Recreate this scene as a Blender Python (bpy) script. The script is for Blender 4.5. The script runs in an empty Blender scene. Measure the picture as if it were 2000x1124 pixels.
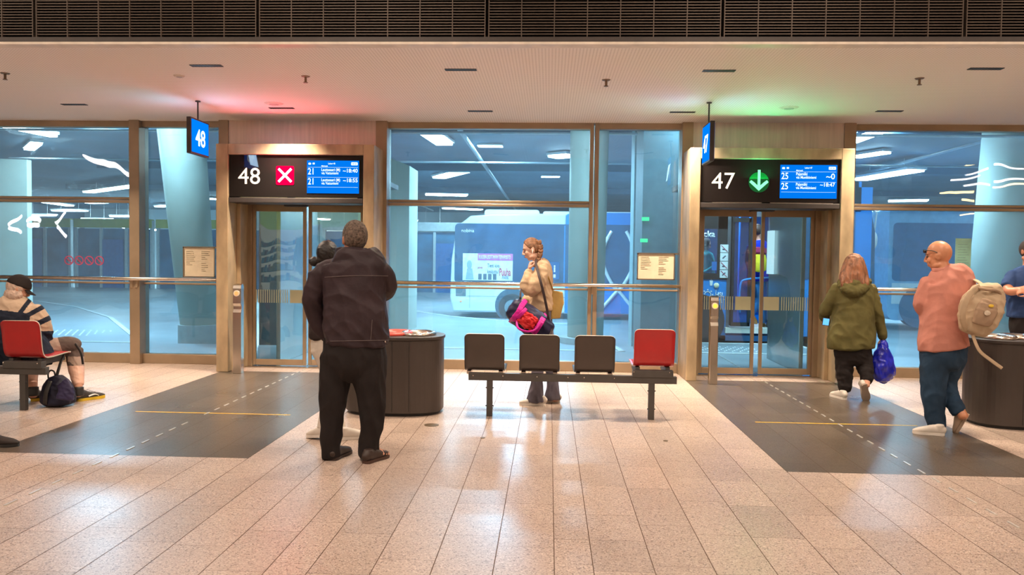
import bpy, bmesh, math, random
from mathutils import Vector, Matrix, noise
random.seed(7)
SC = bpy.context.scene
COL = SC.collection
PI = math.pi

# ------------------------------------------------------------------ camera
FPX = 1550.0
YAW, PITCH, ROLL = 0.0466, 0.0379, 0.0126
CAM_H = 1.5
_f = Vector((-math.sin(YAW)*math.cos(PITCH), math.cos(YAW)*math.cos(PITCH), -math.sin(PITCH)))
_r0 = Vector((math.cos(YAW), math.sin(YAW), 0))
_u0 = _r0.cross(_f)
_r = math.cos(ROLL)*_r0 + math.sin(ROLL)*_u0
_u = -math.sin(ROLL)*_r0 + math.cos(ROLL)*_u0
cam_data = bpy.data.cameras.new('camera')
cam = bpy.data.objects.new('camera', cam_data)
COL.objects.link(cam)
cam_data.sensor_fit = 'HORIZONTAL'
cam_data.sensor_width = 36.0
cam_data.lens = 36.0*FPX/2000.0
cam_data.clip_end = 200
cam.matrix_world = Matrix(((_r.x, _u.x, -_f.x, 0), (_r.y, _u.y, -_f.y, 0), (_r.z, _u.z, -_f.z, CAM_H), (0, 0, 0, 1)))
SC.camera = cam

def P(x, y, Y):
    """world point on the vertical plane at depth Y that the photo shows at pixel x, y"""
    d = _r*(x-1000)/FPX - _u*(y-562)/FPX + _f
    t = Y/d.y
    return Vector((d.x*t, Y, CAM_H + d.z*t))
def G(x, y, z=0.0):
    """world point on the horizontal plane at height z"""
    d = _r*(x-1000)/FPX - _u*(y-562)/FPX + _f
    t = (z-CAM_H)/d.z
    return Vector((d.x*t, d.y*t, z))

# ------------------------------------------------------------------ view, world, lights
SC.view_settings.view_transform = 'Standard'
SC.view_settings.look = 'None'
SC.view_settings.gamma = 1.0
SC.view_settings.exposure = 0.1
SC.view_settings.use_curve_mapping = False
W = bpy.data.worlds.new('world'); SC.world = W; W.use_nodes = True
W.node_tree.nodes['Background'].inputs[0].default_value = (0.62, 0.55, 0.5, 1)
W.node_tree.nodes['Background'].inputs[1].default_value = 0.25
WARM = (1.0, 0.82, 0.66)
COOL = (0.52, 0.80, 1.0)

def area(name, loc, size, energy, color, direction=(0, 0, -1), spread=PI, parent=None):
    l = bpy.data.lights.new(name, 'AREA'); l.shape = 'RECTANGLE'
    l.size, l.size_y = size; l.energy = energy; l.color = color; l.spread = spread
    o = bpy.data.objects.new(name, l); COL.objects.link(o)
    o.location = loc
    o.rotation_euler = Vector(direction).to_track_quat('-Z', 'Y').to_euler()
    if parent: o.parent = parent
    return o

# ------------------------------------------------------------------ materials
MATS = {}
def mat(name, color, rough=0.6, metal=0.0, vary=0.06, scale=8.0, bump=0.0, bscale=60.0, spec=0.5, emit=None, estr=1.0, stretch=(1, 1, 1), sheen=0.0, coat=0.0):
    if name in MATS: return MATS[name]
    m = bpy.data.materials.new(name); m.use_nodes = True
    nt = m.node_tree; N = nt.nodes; L = nt.links
    b = N['Principled BSDF']
    tc = N.new('ShaderNodeTexCoord'); mp = N.new('ShaderNodeMapping'); mp.inputs['Scale'].default_value = stretch
    L.new(tc.outputs['Object'], mp.inputs[0])
    nz = N.new('ShaderNodeTexNoise'); nz.inputs['Scale'].default_value = scale; nz.inputs['Detail'].default_value = 4
    L.new(mp.outputs[0], nz.inputs['Vector'])
    r = N.new('ShaderNodeValToRGB')
    c = color
    r.color_ramp.elements[0].position = 0.3; r.color_ramp.elements[1].position = 0.7
    r.color_ramp.elements[0].color = tuple(max(0, v*(1-vary*2)) for v in c)+(1,)
    r.color_ramp.elements[1].color = tuple(min(1, v*(1+vary*2)) for v in c)+(1,)
    L.new(nz.outputs['Fac'], r.inputs[0]); L.new(r.outputs[0], b.inputs['Base Color'])
    b.inputs['Roughness'].default_value = rough; b.inputs['Metallic'].default_value = metal
    b.inputs['Specular IOR Level'].default_value = spec
    if sheen: b.inputs['Sheen Weight'].default_value = sheen
    if coat: b.inputs['Coat Weight'].default_value = coat
    if bump:
        n2 = N.new('ShaderNodeTexNoise'); n2.inputs['Scale'].default_value = bscale; n2.inputs['Detail'].default_value = 3
        L.new(mp.outputs[0], n2.inputs['Vector'])
        bp = N.new('ShaderNodeBump'); bp.inputs['Strength'].default_value = bump; bp.inputs['Distance'].default_value = 0.01
        L.new(n2.outputs['Fac'], bp.inputs['Height']); L.new(bp.outputs[0], b.inputs['Normal'])
    if emit:
        b.inputs['Emission Color'].default_value = tuple(emit)+(1,); b.inputs['Emission Strength'].default_value = estr
    MATS[name] = m
    return m

def granite(name, base, dark, light, rough, tint=0.10):
    m = bpy.data.materials.new(name); m.use_nodes = True
    nt = m.node_tree; N = nt.nodes; L = nt.links; b = N['Principled BSDF']
    tc = N.new('ShaderNodeTexCoord')
    v = N.new('ShaderNodeTexVoronoi'); v.inputs['Scale'].default_value = 150
    L.new(tc.outputs['Object'], v.inputs['Vector'])
    sp = N.new('ShaderNodeSeparateColor'); L.new(v.outputs['Color'], sp.inputs[0])
    r = N.new('ShaderNodeValToRGB'); r.color_ramp.interpolation = 'LINEAR'
    e = r.color_ramp.elements
    e[0].position = 0.0; e[0].color = dark+(1,)
    e[1].position = 1.0; e[1].color = light+(1,)
    k = e.new(0.25); k.color = base+(1,)
    k = e.new(0.75); k.color = base+(1,)
    L.new(sp.outputs[0], r.inputs[0])
    geo = N.new('ShaderNodeNewGeometry')
    hv = N.new('ShaderNodeHueSaturation')
    mr = N.new('ShaderNodeMapRange'); mr.inputs['To Min'].default_value = 1-tint; mr.inputs['To Max'].default_value = 1+tint
    L.new(geo.outputs['Random Per Island'], mr.inputs[0]); L.new(mr.outputs[0], hv.inputs['Value'])
    L.new(r.outputs[0], hv.inputs['Color'])
    n = N.new('ShaderNodeTexNoise'); n.inputs['Scale'].default_value = 1.3; n.inputs['Detail'].default_value = 3
    L.new(tc.outputs['Object'], n.inputs['Vector'])
    mx = N.new('ShaderNodeMix'); mx.data_type = 'RGBA'; mx.blend_type = 'MULTIPLY'; mx.inputs[0].default_value = 0.35
    L.new(hv.outputs[0], mx.inputs[6])
    r2 = N.new('ShaderNodeValToRGB'); r2.color_ramp.elements[0].position = 0.3; r2.color_ramp.elements[0].color = (0.72, 0.69, 0.67, 1); r2.color_ramp.elements[1].position = 0.75
    L.new(n.outputs['Fac'], r2.inputs[0]); L.new(r2.outputs[0], mx.inputs[7])
    L.new(mx.outputs[2], b.inputs['Base Color'])
    mr2 = N.new('ShaderNodeMapRange'); mr2.inputs['To Min'].default_value = rough-0.05; mr2.inputs['To Max'].default_value = rough+0.12
    L.new(n.outputs['Fac'], mr2.inputs[0]); L.new(mr2.outputs[0], b.inputs['Roughness'])
    bp = N.new('ShaderNodeBump'); bp.inputs['Strength'].default_value = 0.08; bp.inputs['Distance'].default_value = 0.002
    L.new(sp.outputs[1], bp.inputs['Height']); L.new(bp.outputs[0], b.inputs['Normal'])
    MATS[name] = m
    return m

def glass(name, tint, haze=0.03, wav=0.02, refl=1.0):
    m = bpy.data.materials.new(name); m.use_nodes = True
    nt = m.node_tree; N = nt.nodes; L = nt.links
    N.remove(N['Principled BSDF']); out = N['Material Output']
    tr = N.new('ShaderNodeBsdfTransparent'); tr.inputs[0].default_value = tint+(1,)
    gl = N.new('ShaderNodeBsdfGlossy'); gl.inputs['Roughness'].default_value = 0.0
    df = N.new('ShaderNodeBsdfTranslucent'); df.inputs[0].default_value = (0.80, 0.90, 0.95, 1)
    fr = N.new('ShaderNodeFresnel'); fr.inputs[0].default_value = 1.52
    tc = N.new('ShaderNodeTexCoord'); mp = N.new('ShaderNodeMapping'); mp.inputs['Scale'].default_value = (1.2, 1.2, 0.5)
    nz = N.new('ShaderNodeTexNoise'); nz.inputs['Scale'].default_value = 1.6; nz.inputs['Detail'].default_value = 1
    L.new(tc.outputs['Object'], mp.inputs[0]); L.new(mp.outputs[0], nz.inputs['Vector'])
    bp = N.new('ShaderNodeBump'); bp.inputs['Strength'].default_value = 1.0; bp.inputs['Distance'].default_value = wav
    L.new(nz.outputs['Fac'], bp.inputs['Height']); L.new(bp.outputs[0], gl.inputs['Normal'])
    m0 = N.new('ShaderNodeMixShader'); m0.inputs[0].default_value = haze*2.6
    rf = N.new('ShaderNodeBsdfRefraction'); rf.inputs['IOR'].default_value = 1.0001; rf.inputs['Roughness'].default_value = 0.33; rf.inputs['Color'].default_value = tint+(1,)
    L.new(tr.outputs[0], m0.inputs[1]); L.new(rf.outputs[0], m0.inputs[2])
    m1 = N.new('ShaderNodeMixShader'); m1.inputs[0].default_value = haze
    L.new(m0.outputs[0], m1.inputs[1]); L.new(df.outputs[0], m1.inputs[2])
    mul = N.new('ShaderNodeMath'); mul.operation = 'MULTIPLY'; mul.inputs[1].default_value = refl*1.7
    L.new(fr.outputs[0], mul.inputs[0])
    m2 = N.new('ShaderNodeMixShader'); L.new(mul.outputs[0], m2.inputs[0])
    L.new(m1.outputs[0], m2.inputs[1]); L.new(gl.outputs[0], m2.inputs[2])
    L.new(m2.outputs[0], out.inputs[0])
    MATS[name] = m
    return m

def emis(name, color, strength):
    if name in MATS: return MATS[name]
    m = bpy.data.materials.new(name); m.use_nodes = True
    nt = m.node_tree; N = nt.nodes; L = nt.links
    N.remove(N['Principled BSDF'])
    e = N.new('ShaderNodeEmission'); e.inputs[0].default_value = tuple(color)+(1,); e.inputs[1].default_value = strength
    L.new(e.outputs[0], N['Material Output'].inputs[0])
    MATS[name] = m
    return m

# ------------------------------------------------------------------ object helpers
def mesh_obj(name, me, material=None, parent=None, smooth=False):
    o = bpy.data.objects.new(name, me); COL.objects.link(o)
    if material is not None:
        if isinstance(material, (list, tuple)):
            for k in material: me.materials.append(k)
        else: me.materials.append(material)
    if smooth:
        me.polygons.foreach_set('use_smooth', [True]*len(me.polygons))
    if parent is not None: o.parent = parent
    return o
def obj(name, bm, material=None, parent=None, smooth=False, bevel=0.0):
    if parent is not None:
        w = Matrix.Identity(4); q = parent
        while q is not None:
            w = q.matrix_basis @ w; q = q.parent
        inv = w.inverted()
        bmesh.ops.transform(bm, matrix=inv, verts=bm.verts)
    bmesh.ops.recalc_face_normals(bm, faces=bm.faces)
    me = bpy.data.meshes.new(name); bm.to_mesh(me); bm.free()
    o = mesh_obj(name, me, material, parent, smooth)
    if bevel:
        md = o.modifiers.new('bevel', 'BEVEL'); md.width = bevel; md.segments = 2; md.limit_method = 'ANGLE'
    return o
def thing(name, label, cat, loc=(0, 0, 0), group=None):
    o = bpy.data.objects.new(name, None); COL.objects.link(o)
    o.empty_display_size = 0.1
    o.matrix_basis = Matrix.Translation(Vector(loc))
    o['label'] = label; o['category'] = cat
    if group: o['group'] = group
    return o
def tag(o, label, cat, group=None, kind=None):
    o['label'] = label; o['category'] = cat
    if group: o['group'] = group
    if kind: o['kind'] = kind
    return o
def struct(name, bm, material, label=None, parent=None, smooth=False, bevel=0.0):
    o = obj(name, bm, material, parent, smooth, bevel)
    if parent is None:
        o['kind'] = 'structure'
        if label: o['label'] = label
    return o
def struct_empty(name, label, loc=(0, 0, 0)):
    o = bpy.data.objects.new(name, None); COL.objects.link(o); o.matrix_basis = Matrix.Translation(Vector(loc))
    o['kind'] = 'structure'; o['label'] = label
    return o
def copy_tree(o, parent=None):
    c = o.copy(); COL.objects.link(c)
    if parent is not None: c.parent = parent
    for ch in [x for x in bpy.data.objects if x.parent == o and x != c]:
        copy_tree(ch, c)
    return c
def box(bm, a, b):
    x0, y0, z0 = a; x1, y1, z1 = b
    v = [bm.verts.new(p) for p in ((x0, y0, z0), (x1, y0, z0), (x1, y1, z0), (x0, y1, z0), (x0, y0, z1), (x1, y0, z1), (x1, y1, z1), (x0, y1, z1))]
    for f in ((0, 3, 2, 1), (4, 5, 6, 7), (0, 1, 5, 4), (1, 2, 6, 5), (2, 3, 7, 6), (3, 0, 4, 7)):
        bm.faces.new([v[i] for i in f])
def BM(): return bmesh.new()
def boxbm(*ab):
    bm = BM()
    for a, b in ab: box(bm, a, b)
    return bm
def prism(bm, pts, a, b, axis='y'):
    """polygon pts (2D) extruded along axis between a and b"""
    def mk(p, t):
        if axis == 'y': return (p[0], t, p[1])
        if axis == 'x': return (t, p[0], p[1])
        return (p[0], p[1], t)
    A = [bm.verts.new(mk(p, a)) for p in pts]; B = [bm.verts.new(mk(p, b)) for p in pts]
    bm.faces.new(A); bm.faces.new(B[::-1])
    n = len(pts)
    for i in range(n): bm.faces.new((A[i], B[i], B[(i+1) % n], A[(i+1) % n]))
def rrect(x0, x1, z0, z1, r, n=5):
    out = []
    for cx, cz, a0 in ((x1-r, z1-r, 0), (x0+r, z1-r, 90), (x0+r, z0+r, 180), (x1-r, z0+r, 270)):
        for k in range(n+1):
            a = math.radians(a0+90*k/n); out.append((cx+r*math.cos(a), cz+r*math.sin(a)))
    return out
def catmull(vals, sub):
    """vals: list of tuples of floats; returns smoothed list"""
    n = len(vals); out = []
    if n < 3 or sub < 2: 
        if sub < 2: return [tuple(v) for v in vals]
    for i in range(n-1):
        p0 = vals[max(i-1, 0)]; p1 = vals[i]; p2 = vals[i+1]; p3 = vals[min(i+2, n-1)]
        for k in range(sub):
            t = k/sub
            out.append(tuple(0.5*((2*b)+(-a+c)*t+(2*a-5*b+4*c-d)*t*t+(-a+3*b-3*c+d)*t*t*t) for a, b, c, d in zip(p0, p1, p2, p3)))
    out.append(tuple(vals[-1]))
    return out
def chain(bm, pts, ru, rv=None, n=16, sub=4, cap=0.5, aux=Vector((0, 1, 0)), power=2.0):
    """lofted limb: pts world points, ru radius across (in the aux-perpendicular direction), rv radius along aux"""
    if rv is None: rv = ru
    vals = [(p[0], p[1], p[2], a, b) for p, a, b in zip(pts, ru, rv)]
    s = catmull(vals, sub)
    P3 = [Vector(v[:3]) for v in s]
    rings = []
    m = len(P3)
    lastu = None
    for i in range(m):
        t = (P3[min(i+1, m-1)]-P3[max(i-1, 0)])
        if t.length < 1e-9: t = Vector((0, 0, 1))
        t.normalize()
        u = t.cross(aux)
        if u.length < 0.25 and lastu is not None: u = lastu - t*lastu.dot(t)
        elif u.length < 0.05: u = t.cross(Vector((1, 0, 0)))
        u.normalize()
        if lastu is not None and u.dot(lastu) < 0: u = -u
        lastu = u
        v = u.cross(t).normalized()
        rings.append((P3[i], t, u, v, max(1e-4, s[i][3]), max(1e-4, s[i][4])))
    full = []
    c0 = rings[0]; c1 = rings[-1]
    def capr(c, sgn):
        p, t, u, v, a, b = c
        e = min(a, b)*cap
        return [(p+t*sgn*e*k, t, u, v, a*q, b*q) for k, q in ((1.0, 0.35), (0.85, 0.62), (0.5, 0.88))]
    full = capr(c0, -1)+rings+capr(c1, 1)[::-1]
    V = []
    for p, t, u, v, a, b in full:
        ring = []
        for k in range(n):
            an = 2*PI*k/n; c, s_ = math.cos(an), math.sin(an)
            if power != 2.0:
                q = 2.0/power
                c = math.copysign(abs(c)**q, c); s_ = math.copysign(abs(s_)**q, s_)
            ring.append(bm.verts.new(p+u*a*c+v*b*s_))
        V.append(ring)
    for i in range(len(V)-1):
        for k in range(n):
            bm.faces.new((V[i][k], V[i][(k+1) % n], V[i+1][(k+1) % n], V[i+1][k]))
    bm.faces.new(V[0][::-1]); bm.faces.new(V[-1])
def ball(bm, c, r, n=16, m=10, axes=None, fn=None):
    """ellipsoid; axes = three direction vectors"""
    if axes is None: axes = (Vector((1, 0, 0)), Vector((0, 1, 0)), Vector((0, 0, 1)))
    c = Vector(c); rows = []
    def pt(th, ph):
        d = (math.sin(th)*math.cos(ph), math.sin(th)*math.sin(ph), math.cos(th))
        k = fn(d) if fn else 1.0
        return c+sum((axes[i]*d[i]*r[i]*k for i in range(3)), Vector())
    top = bm.verts.new(pt(0, 0)); bot = bm.verts.new(pt(PI, 0))
    for j in range(1, m):
        rows.append([bm.verts.new(pt(PI*j/m, 2*PI*k/n)) for k in range(n)])
    for k in range(n):
        bm.faces.new((top, rows[0][k], rows[0][(k+1) % n])); bm.faces.new((bot, rows[-1][(k+1) % n], rows[-1][k]))
    for j in range(len(rows)-1):
        for k in range(n): bm.faces.new((rows[j][k], rows[j+1][k], rows[j+1][(k+1) % n], rows[j][(k+1) % n]))
def tube(bm, pts, r, n=8, sub=1, cap=0.2):
    chain(bm, [Vector(p) for p in pts], [r]*len(pts), n=n, sub=sub, cap=cap)
def cyl(bm, c, r, z0, z1, n=32, r1=None):
    r1 = r if r1 is None else r1
    A = [bm.verts.new((c[0]+r*math.cos(2*PI*k/n), c[1]+r*math.sin(2*PI*k/n), z0)) for k in range(n)]
    B = [bm.verts.new((c[0]+r1*math.cos(2*PI*k/n), c[1]+r1*math.sin(2*PI*k/n), z1)) for k in range(n)]
    bm.faces.new(A[::-1]); bm.faces.new(B)
    for k in range(n): bm.faces.new((A[k], A[(k+1) % n], B[(k+1) % n], B[k]))
def text_bm(s, height, bold=0.0, narrow=1.0, depth=0.002, align='LEFT'):
    cu = bpy.data.curves.new('t', 'FONT'); cu.body = s; cu.size = 1.0; cu.offset = bold; cu.extrude = 0.0; cu.resolution_u = 3
    o = bpy.data.objects.new('t', cu); COL.objects.link(o)
    dg = bpy.context.evaluated_depsgraph_get()
    me = bpy.data.meshes.new_from_object(o.evaluated_get(dg))
    bpy.data.objects.remove(o); bpy.data.curves.remove(cu)
    bm = BM(); bm.from_mesh(me); bpy.data.meshes.remove(me)
    k = height/0.70
    xs = [v.co.x for v in bm.verts]
    off = {'LEFT': min(xs), 'CENTER': (min(xs)+max(xs))/2, 'RIGHT': max(xs)}[align]
    for v in bm.verts: v.co = Vector(((v.co.x-off)*k*narrow, -v.co.z, v.co.y*k))
    g = bmesh.ops.extrude_face_region(bm, geom=list(bm.faces))
    for e in g['geom']:
        if isinstance(e, bmesh.types.BMVert): e.co.y -= depth
    return bm
def add_bm(dst, src, M):
    bmesh.ops.transform(src, matrix=M, verts=src.verts)
    me = bpy.data.meshes.new('tmp'); src.to_mesh(me); src.free(); dst.from_mesh(me); bpy.data.meshes.remove(me)
def wtext(bm, s, x, y, z, h, **k):
    add_bm(bm, text_bm(s, h, **k), Matrix.Translation((x, y, z)))

# ------------------------------------------------------------------ shared materials
M_TILE = granite('pink granite tile', (0.50, 0.385, 0.32), (0.20, 0.14, 0.115), (0.68, 0.56, 0.48), 0.30)
M_DARKTILE = granite('dark granite tile', (0.115, 0.088, 0.066), (0.045, 0.033, 0.025), (0.16, 0.125, 0.10), 0.27, 0.12)
M_GROUT = mat('grout', (0.16, 0.10, 0.07), 0.9)
M_BRONZE = mat('bronze anodised metal', (0.36, 0.265, 0.175), 0.36, 0.55, 0.06, 3.0)
M_PORTAL = mat('weathered bronze cladding', (0.44, 0.325, 0.195), 0.5, 0.2, 0.13, 6.0, stretch=(1, 1, 0.4))
M_STEEL = mat('brushed stainless steel', (0.62, 0.56, 0.50), 0.22, 1.0, 0.03, 30, stretch=(1, 1, 0.05))
M_BRSTEEL = mat('warm brushed steel panel', (0.66, 0.54, 0.46), 0.32, 0.6, 0.05, 12, stretch=(2, 1, 0.1))
M_DARK = mat('dark charcoal metal', (0.055, 0.045, 0.042), 0.45, 0.2, 0.05)
M_BLACKGLASS = mat('black glass', (0.014, 0.011, 0.011), 0.04, 0.0, 0.0, spec=0.6)
M_CEIL = mat('ceiling dummy', (0.7, 0.6, 0.52))
M_WHITE = mat('white enamel', (0.8, 0.8, 0.78), 0.5, 0.0, 0.02)
M_BLACK = mat('black plastic', (0.02, 0.018, 0.018), 0.5, 0.0, 0.02)
M_YELLOW = mat('yellow floor tape', (0.60, 0.36, 0.03), 0.5, 0.0, 0.10, 30)
M_GLASS = glass('window glass', (0.78, 0.90, 0.95), 0.062, 0.012)
M_DOORGLASS = glass('door glass', (0.86, 0.93, 0.92), 0.015, 0.010)

# =================================================================== HALL
YW = 10.5       # glass wall
ZC = 3.27       # low ceiling
YB = 6.72       # front edge of low ceiling
MATL = (-4.17, -2.19); MATR = (1.71, 3.67); MY0 = 5.68; MY1 = 9.95
# floor: tiles
seams = [-2.494-0.293*k for k in range(0, 2)]
xs = [-11.9, -11.6]
xs = [-3.087-0.19-0.294*k for k in range(30)][::-1] + [-3.087, -2.79, -2.494, -2.19, -1.912, -1.616, -1.323, -1.122, -0.824, -0.541, -0.248, 0.045, 0.234, 0.528, 0.82, 1.112, 1.406, 1.71, 2.0, 2.29, 2.59, 2.78, 3.08, 3.38, 3.67] + [3.67+0.294*k for k in range(1, 26)]
def tile_quads(bm, x0, x1, y0, y1, z, gap=0.0022):
    if y1-y0 < 0.01: return
    v = [bm.verts.new(p) for p in ((x0+gap, y0+gap*0.5, z), (x1-gap, y0+gap*0.5, z), (x1-gap, y1-gap*0.5, z), (x0+gap, y1-gap*0.5, z))]
    bm.faces.new(v)
rt = random.Random(3)
bmf = BM(); bmd = BM()
for i in range(len(xs)-1):
    a, b = xs[i], xs[i+1]; mid = (a+b)/2
    y = -7.0 - rt.random()
    inmat = MATL[0] < mid < MATL[1] or MATR[0] < mid < MATR[1]
    while y < YW+0.2:
        L_ = rt.choice((0.42, 0.55, 0.6, 0.6, 0.72)); y2 = min(y+L_, YW+0.25)
        if inmat:
            for (p, q, tgt) in ((y, min(y2, MY0), bmf), (max(y, MY0), min(y2, MY1), bmd), (max(y, MY1), y2, bmf)):
                if q-p > 0.01: tile_quads(tgt, a, b, p, q, 0.0, 0.0022 if tgt is bmf else 0.0012)
        else: tile_quads(bmf, a, b, y, y2, 0.0)
        y = y2
box(bmf, (-13, -9, -0.10), (13, YW+0.3, -0.003))
fl = obj('floor', bmf, [M_TILE, M_GROUT]); fl['kind'] = 'structure'; fl['label'] = 'speckled pink granite tile floor in long strips'
for p in list(fl.data.polygons)[-6:]: p.material_index = 1
dm = obj('floor', bmd, M_DARKTILE); dm['kind'] = 'structure'; dm['label'] = 'two dark granite floor fields in front of the gates'

# ceiling with fine perforation
def ceiling_mat():
    m = bpy.data.materials.new('perforated ceiling panel'); m.use_nodes = True
    nt = m.node_tree; N = nt.nodes; L = nt.links; b = N['Principled BSDF']
    tc = N.new('ShaderNodeTexCoord'); mp = N.new('ShaderNodeMapping'); mp.inputs['Scale'].default_value = (34, 34, 34)
    L.new(tc.outputs['Object'], mp.inputs[0])
    v = N.new('ShaderNodeTexVoronoi'); v.inputs['Scale'].default_value = 1.0; v.inputs['Randomness'].default_value = 0.0
    L.new(mp.outputs[0], v.inputs['Vector'])
    r = N.new('ShaderNodeValToRGB'); e = r.color_ramp.elements
    e[0].position = 0.26; e[0].color = (0.60, 0.53, 0.48, 1); e[1].position = 0.34; e[1].color = (0.90, 0.83, 0.77, 1)
    L.new(v.outputs['Distance'], r.inputs[0]); L.new(r.outputs[0], b.inputs['Base Color'])
    b.inputs['Roughness'].default_value = 0.75
    return m
M_PERF = ceiling_mat()
o = struct('ceiling', boxbm(((-13, YB, ZC), (13, YW+0.25, ZC+0.12))), M_PERF, 'low beige perforated ceiling above the gates')
o.data.transform(Matrix.Identity(4))
struct('trim_1', boxbm(((-13, YB-0.10, ZC-0.008), (13, YB+0.02, ZC+0.012))), mat('cream edge', (0.75, 0.66, 0.56), 0.5), 'pale edge strip along the front of the low ceiling')
struct('trim_2', boxbm(((-13, YB-0.09, ZC+0.012), (13, YB-0.02, ZC+0.055))), M_DARK, 'dark strip at the foot of the louvre grille')
# louvre bulkhead: modules of slats
gm = mat('brown louvre metal', (0.10, 0.075, 0.06), 0.5, 0.3, 0.08, 4)
struct('wall_front', boxbm(((-13, YB-0.012, ZC+0.012), (13, YB+0.0, 5.6))), mat('dark void', (0.010, 0.007, 0.007), 0.9), 'dark wall behind the louvre grille')
mw = 1.93; x = -0.545-mw*5
for k in range(10):
    bm = BM(); x0 = x+k*mw
    z = ZC+0.075
    while z < 4.25:
        prism(bm, [(YB-0.085, z), (YB-0.045, z+0.006), (YB-0.045, z+0.011), (YB-0.085, z+0.008)], x0+0.012, x0+mw-0.012, 'x')
        z += 0.0235
    for j in range(8):
        xx = x0+0.016+(mw-0.032)*j/7
        box(bm, (xx-0.004, YB-0.089, ZC+0.055), (xx+0.004, YB-0.04, 4.3))
    o = tag(obj('louvre_panel', bm, gm), 'brown slatted louvre panel above the low ceiling', 'louvre panel', 'louvre panels of the bulkhead')
# hall behind the camera
hallw = mat('hall plaster', (0.62, 0.55, 0.47), 0.8)
struct('ceiling', boxbm(((-13, -9, 5.5), (13, YB+0.28, 5.6))), hallw, 'high hall ceiling')
struct('wall_back', boxbm(((-13, -9.1, 0), (13, -9, 5.6))), hallw, 'far wall of the hall behind the camera')
struct('wall_left', boxbm(((-13.1, -9, 0), (-13, YW+0.3, 5.6))), hallw, 'left end wall of the hall')
struct('wall_right', boxbm(((13, -9, 0), (13.1, YW+0.3, 5.6))), hallw, 'right end wall of the hall')

# fill lamps added unseen behind and above the camera to light the hall
for i, (lx, ly) in enumerate(((-7, 3.6), (-2.3, 3.6), (2.3, 3.6), (7, 3.6), (-7, -2), (-2.3, -2), (2.3, -2), (7, -2))):
    t = thing('hall_fill_lamp', 'unseen rectangular warm fill lamp added to light the hall', 'lamp', (lx, ly, 5.3), 'added fill lamps of the hall')
    obj('housing', boxbm(((lx-0.75, ly-0.35, 5.33), (lx+0.75, ly+0.35, 5.5))), M_WHITE, t)
    area('hall_fill_light', (0, 0, 0.0), (1.4, 0.6), 125, WARM, parent=t)
# =================================================================== GLASS WALL
GY = YW+0.06    # glass plane
def pane(n, x0, x1, z0, z1, name, label):
    """one glazed window: frame bars as child meshes, glass as the structure itself"""
    o = struct(name, boxbm(((x0-0.01, GY-0.006, z0-0.01), (x1+0.01, GY+0.006, z1+0.01))), M_GLASS, label)
    return o
def frame_bar(name, a, b, label, m=None, bevel=0.006):
    return struct(name, boxbm((a, b)), m or M_BRONZE, label, bevel=bevel)
TR0, TR1 = 2.175, 2.245      # upper transom
ZS = 0.13                    # sill top
ZT = 3.19                    # head bar bottom
bars = BM()
BX = [(-7.9, -5.63), (-5.49, -4.40), (-2.15, 0.51), (0.63, 1.69), (3.89, 7.4)]
wn = 1
labels = ['left upper', 'left lower', 'narrow left', 'middle upper', 'middle lower', 'narrow middle', 'right upper', 'right lower']
for bi, (x0, x1) in enumerate(BX):
    if bi in (0, 2, 4):
        pane(0, x0, x1, TR1, ZT, 'window_%d' % wn, 'upper glass pane of the %s bay' % ('left', '', 'middle', '', 'right')[bi]); wn += 1
        pane(0, x0, x1, ZS, TR0, 'window_%d' % wn, 'large lower glass pane of the %s bay' % ('left', '', 'middle', '', 'right')[bi]); wn += 1
        frame_bar('trim_3', (x0, YW-0.02, TR0-0.005), (x1, GY+0.05, TR0+0.032), 'transom bar of the glass wall')
        frame_bar('trim_3', (x0, YW+0.0, TR0+0.040), (x1, GY+0.05, TR1+0.005), 'upper edge of the transom bar')
    else:
        pane(0, x0, x1, ZS, ZT, 'window_%d' % wn, 'tall narrow glass pane beside the gate'); wn += 1
    frame_bar('trim_4', (x0-0.02, YW-0.02, 0), (x1+0.02, GY+0.06, ZS), 'sill under the glass')
    frame_bar('trim_4', (x0-0.02, YW-0.02, ZT), (x1+0.02, GY+0.06, ZC), 'head bar over the glass')
    frame_bar('trim_5', (x0, GY-0.05, 1.075), (x1, GY+0.02, 1.10), 'thin bar behind the handrail')
# posts
for (x0, x1, dy) in ((-5.63, -5.49, 0.10), (0.51, 0.56, 0.02), (0.575, 0.63, 0.03), (-8.0, -7.9, 0.05), (7.4, 7.5, 0.05)):
    frame_bar('trim_6', (x0, YW-dy, 0), (x1, GY+0.1, ZC), 'upright post of the glass wall')
for (x0, x1) in ((-4.40, -4.27), (-2.30, -2.15), (1.69, 1.83), (3.74, 3.89)):
    frame_bar('trim_7', (x0, YW-0.12, 0), (x1, GY+0.1, ZC), 'upright beside the gate portal')
# steel panels over the portals
struct('wall_panel', boxbm(((-4.27, YW-0.10, 2.80), (-2.30, YW+0.1, ZC))), M_BRSTEEL, 'brushed steel panel over gate 48')
struct('wall_panel', boxbm(((1.83, YW-0.10, 2.80), (3.74, YW+0.1, ZC))), M_BRSTEEL, 'brushed steel panel over gate 47')
struct('wall_panel', boxbm(((-13, YW, 0), (-8.0, GY+0.1, ZC))), M_PORTAL, 'bronze wall at the left end')
struct('wall_panel', boxbm(((7.5, YW, 0), (13, GY+0.1, ZC))), M_PORTAL, 'bronze wall at the right end')

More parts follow.
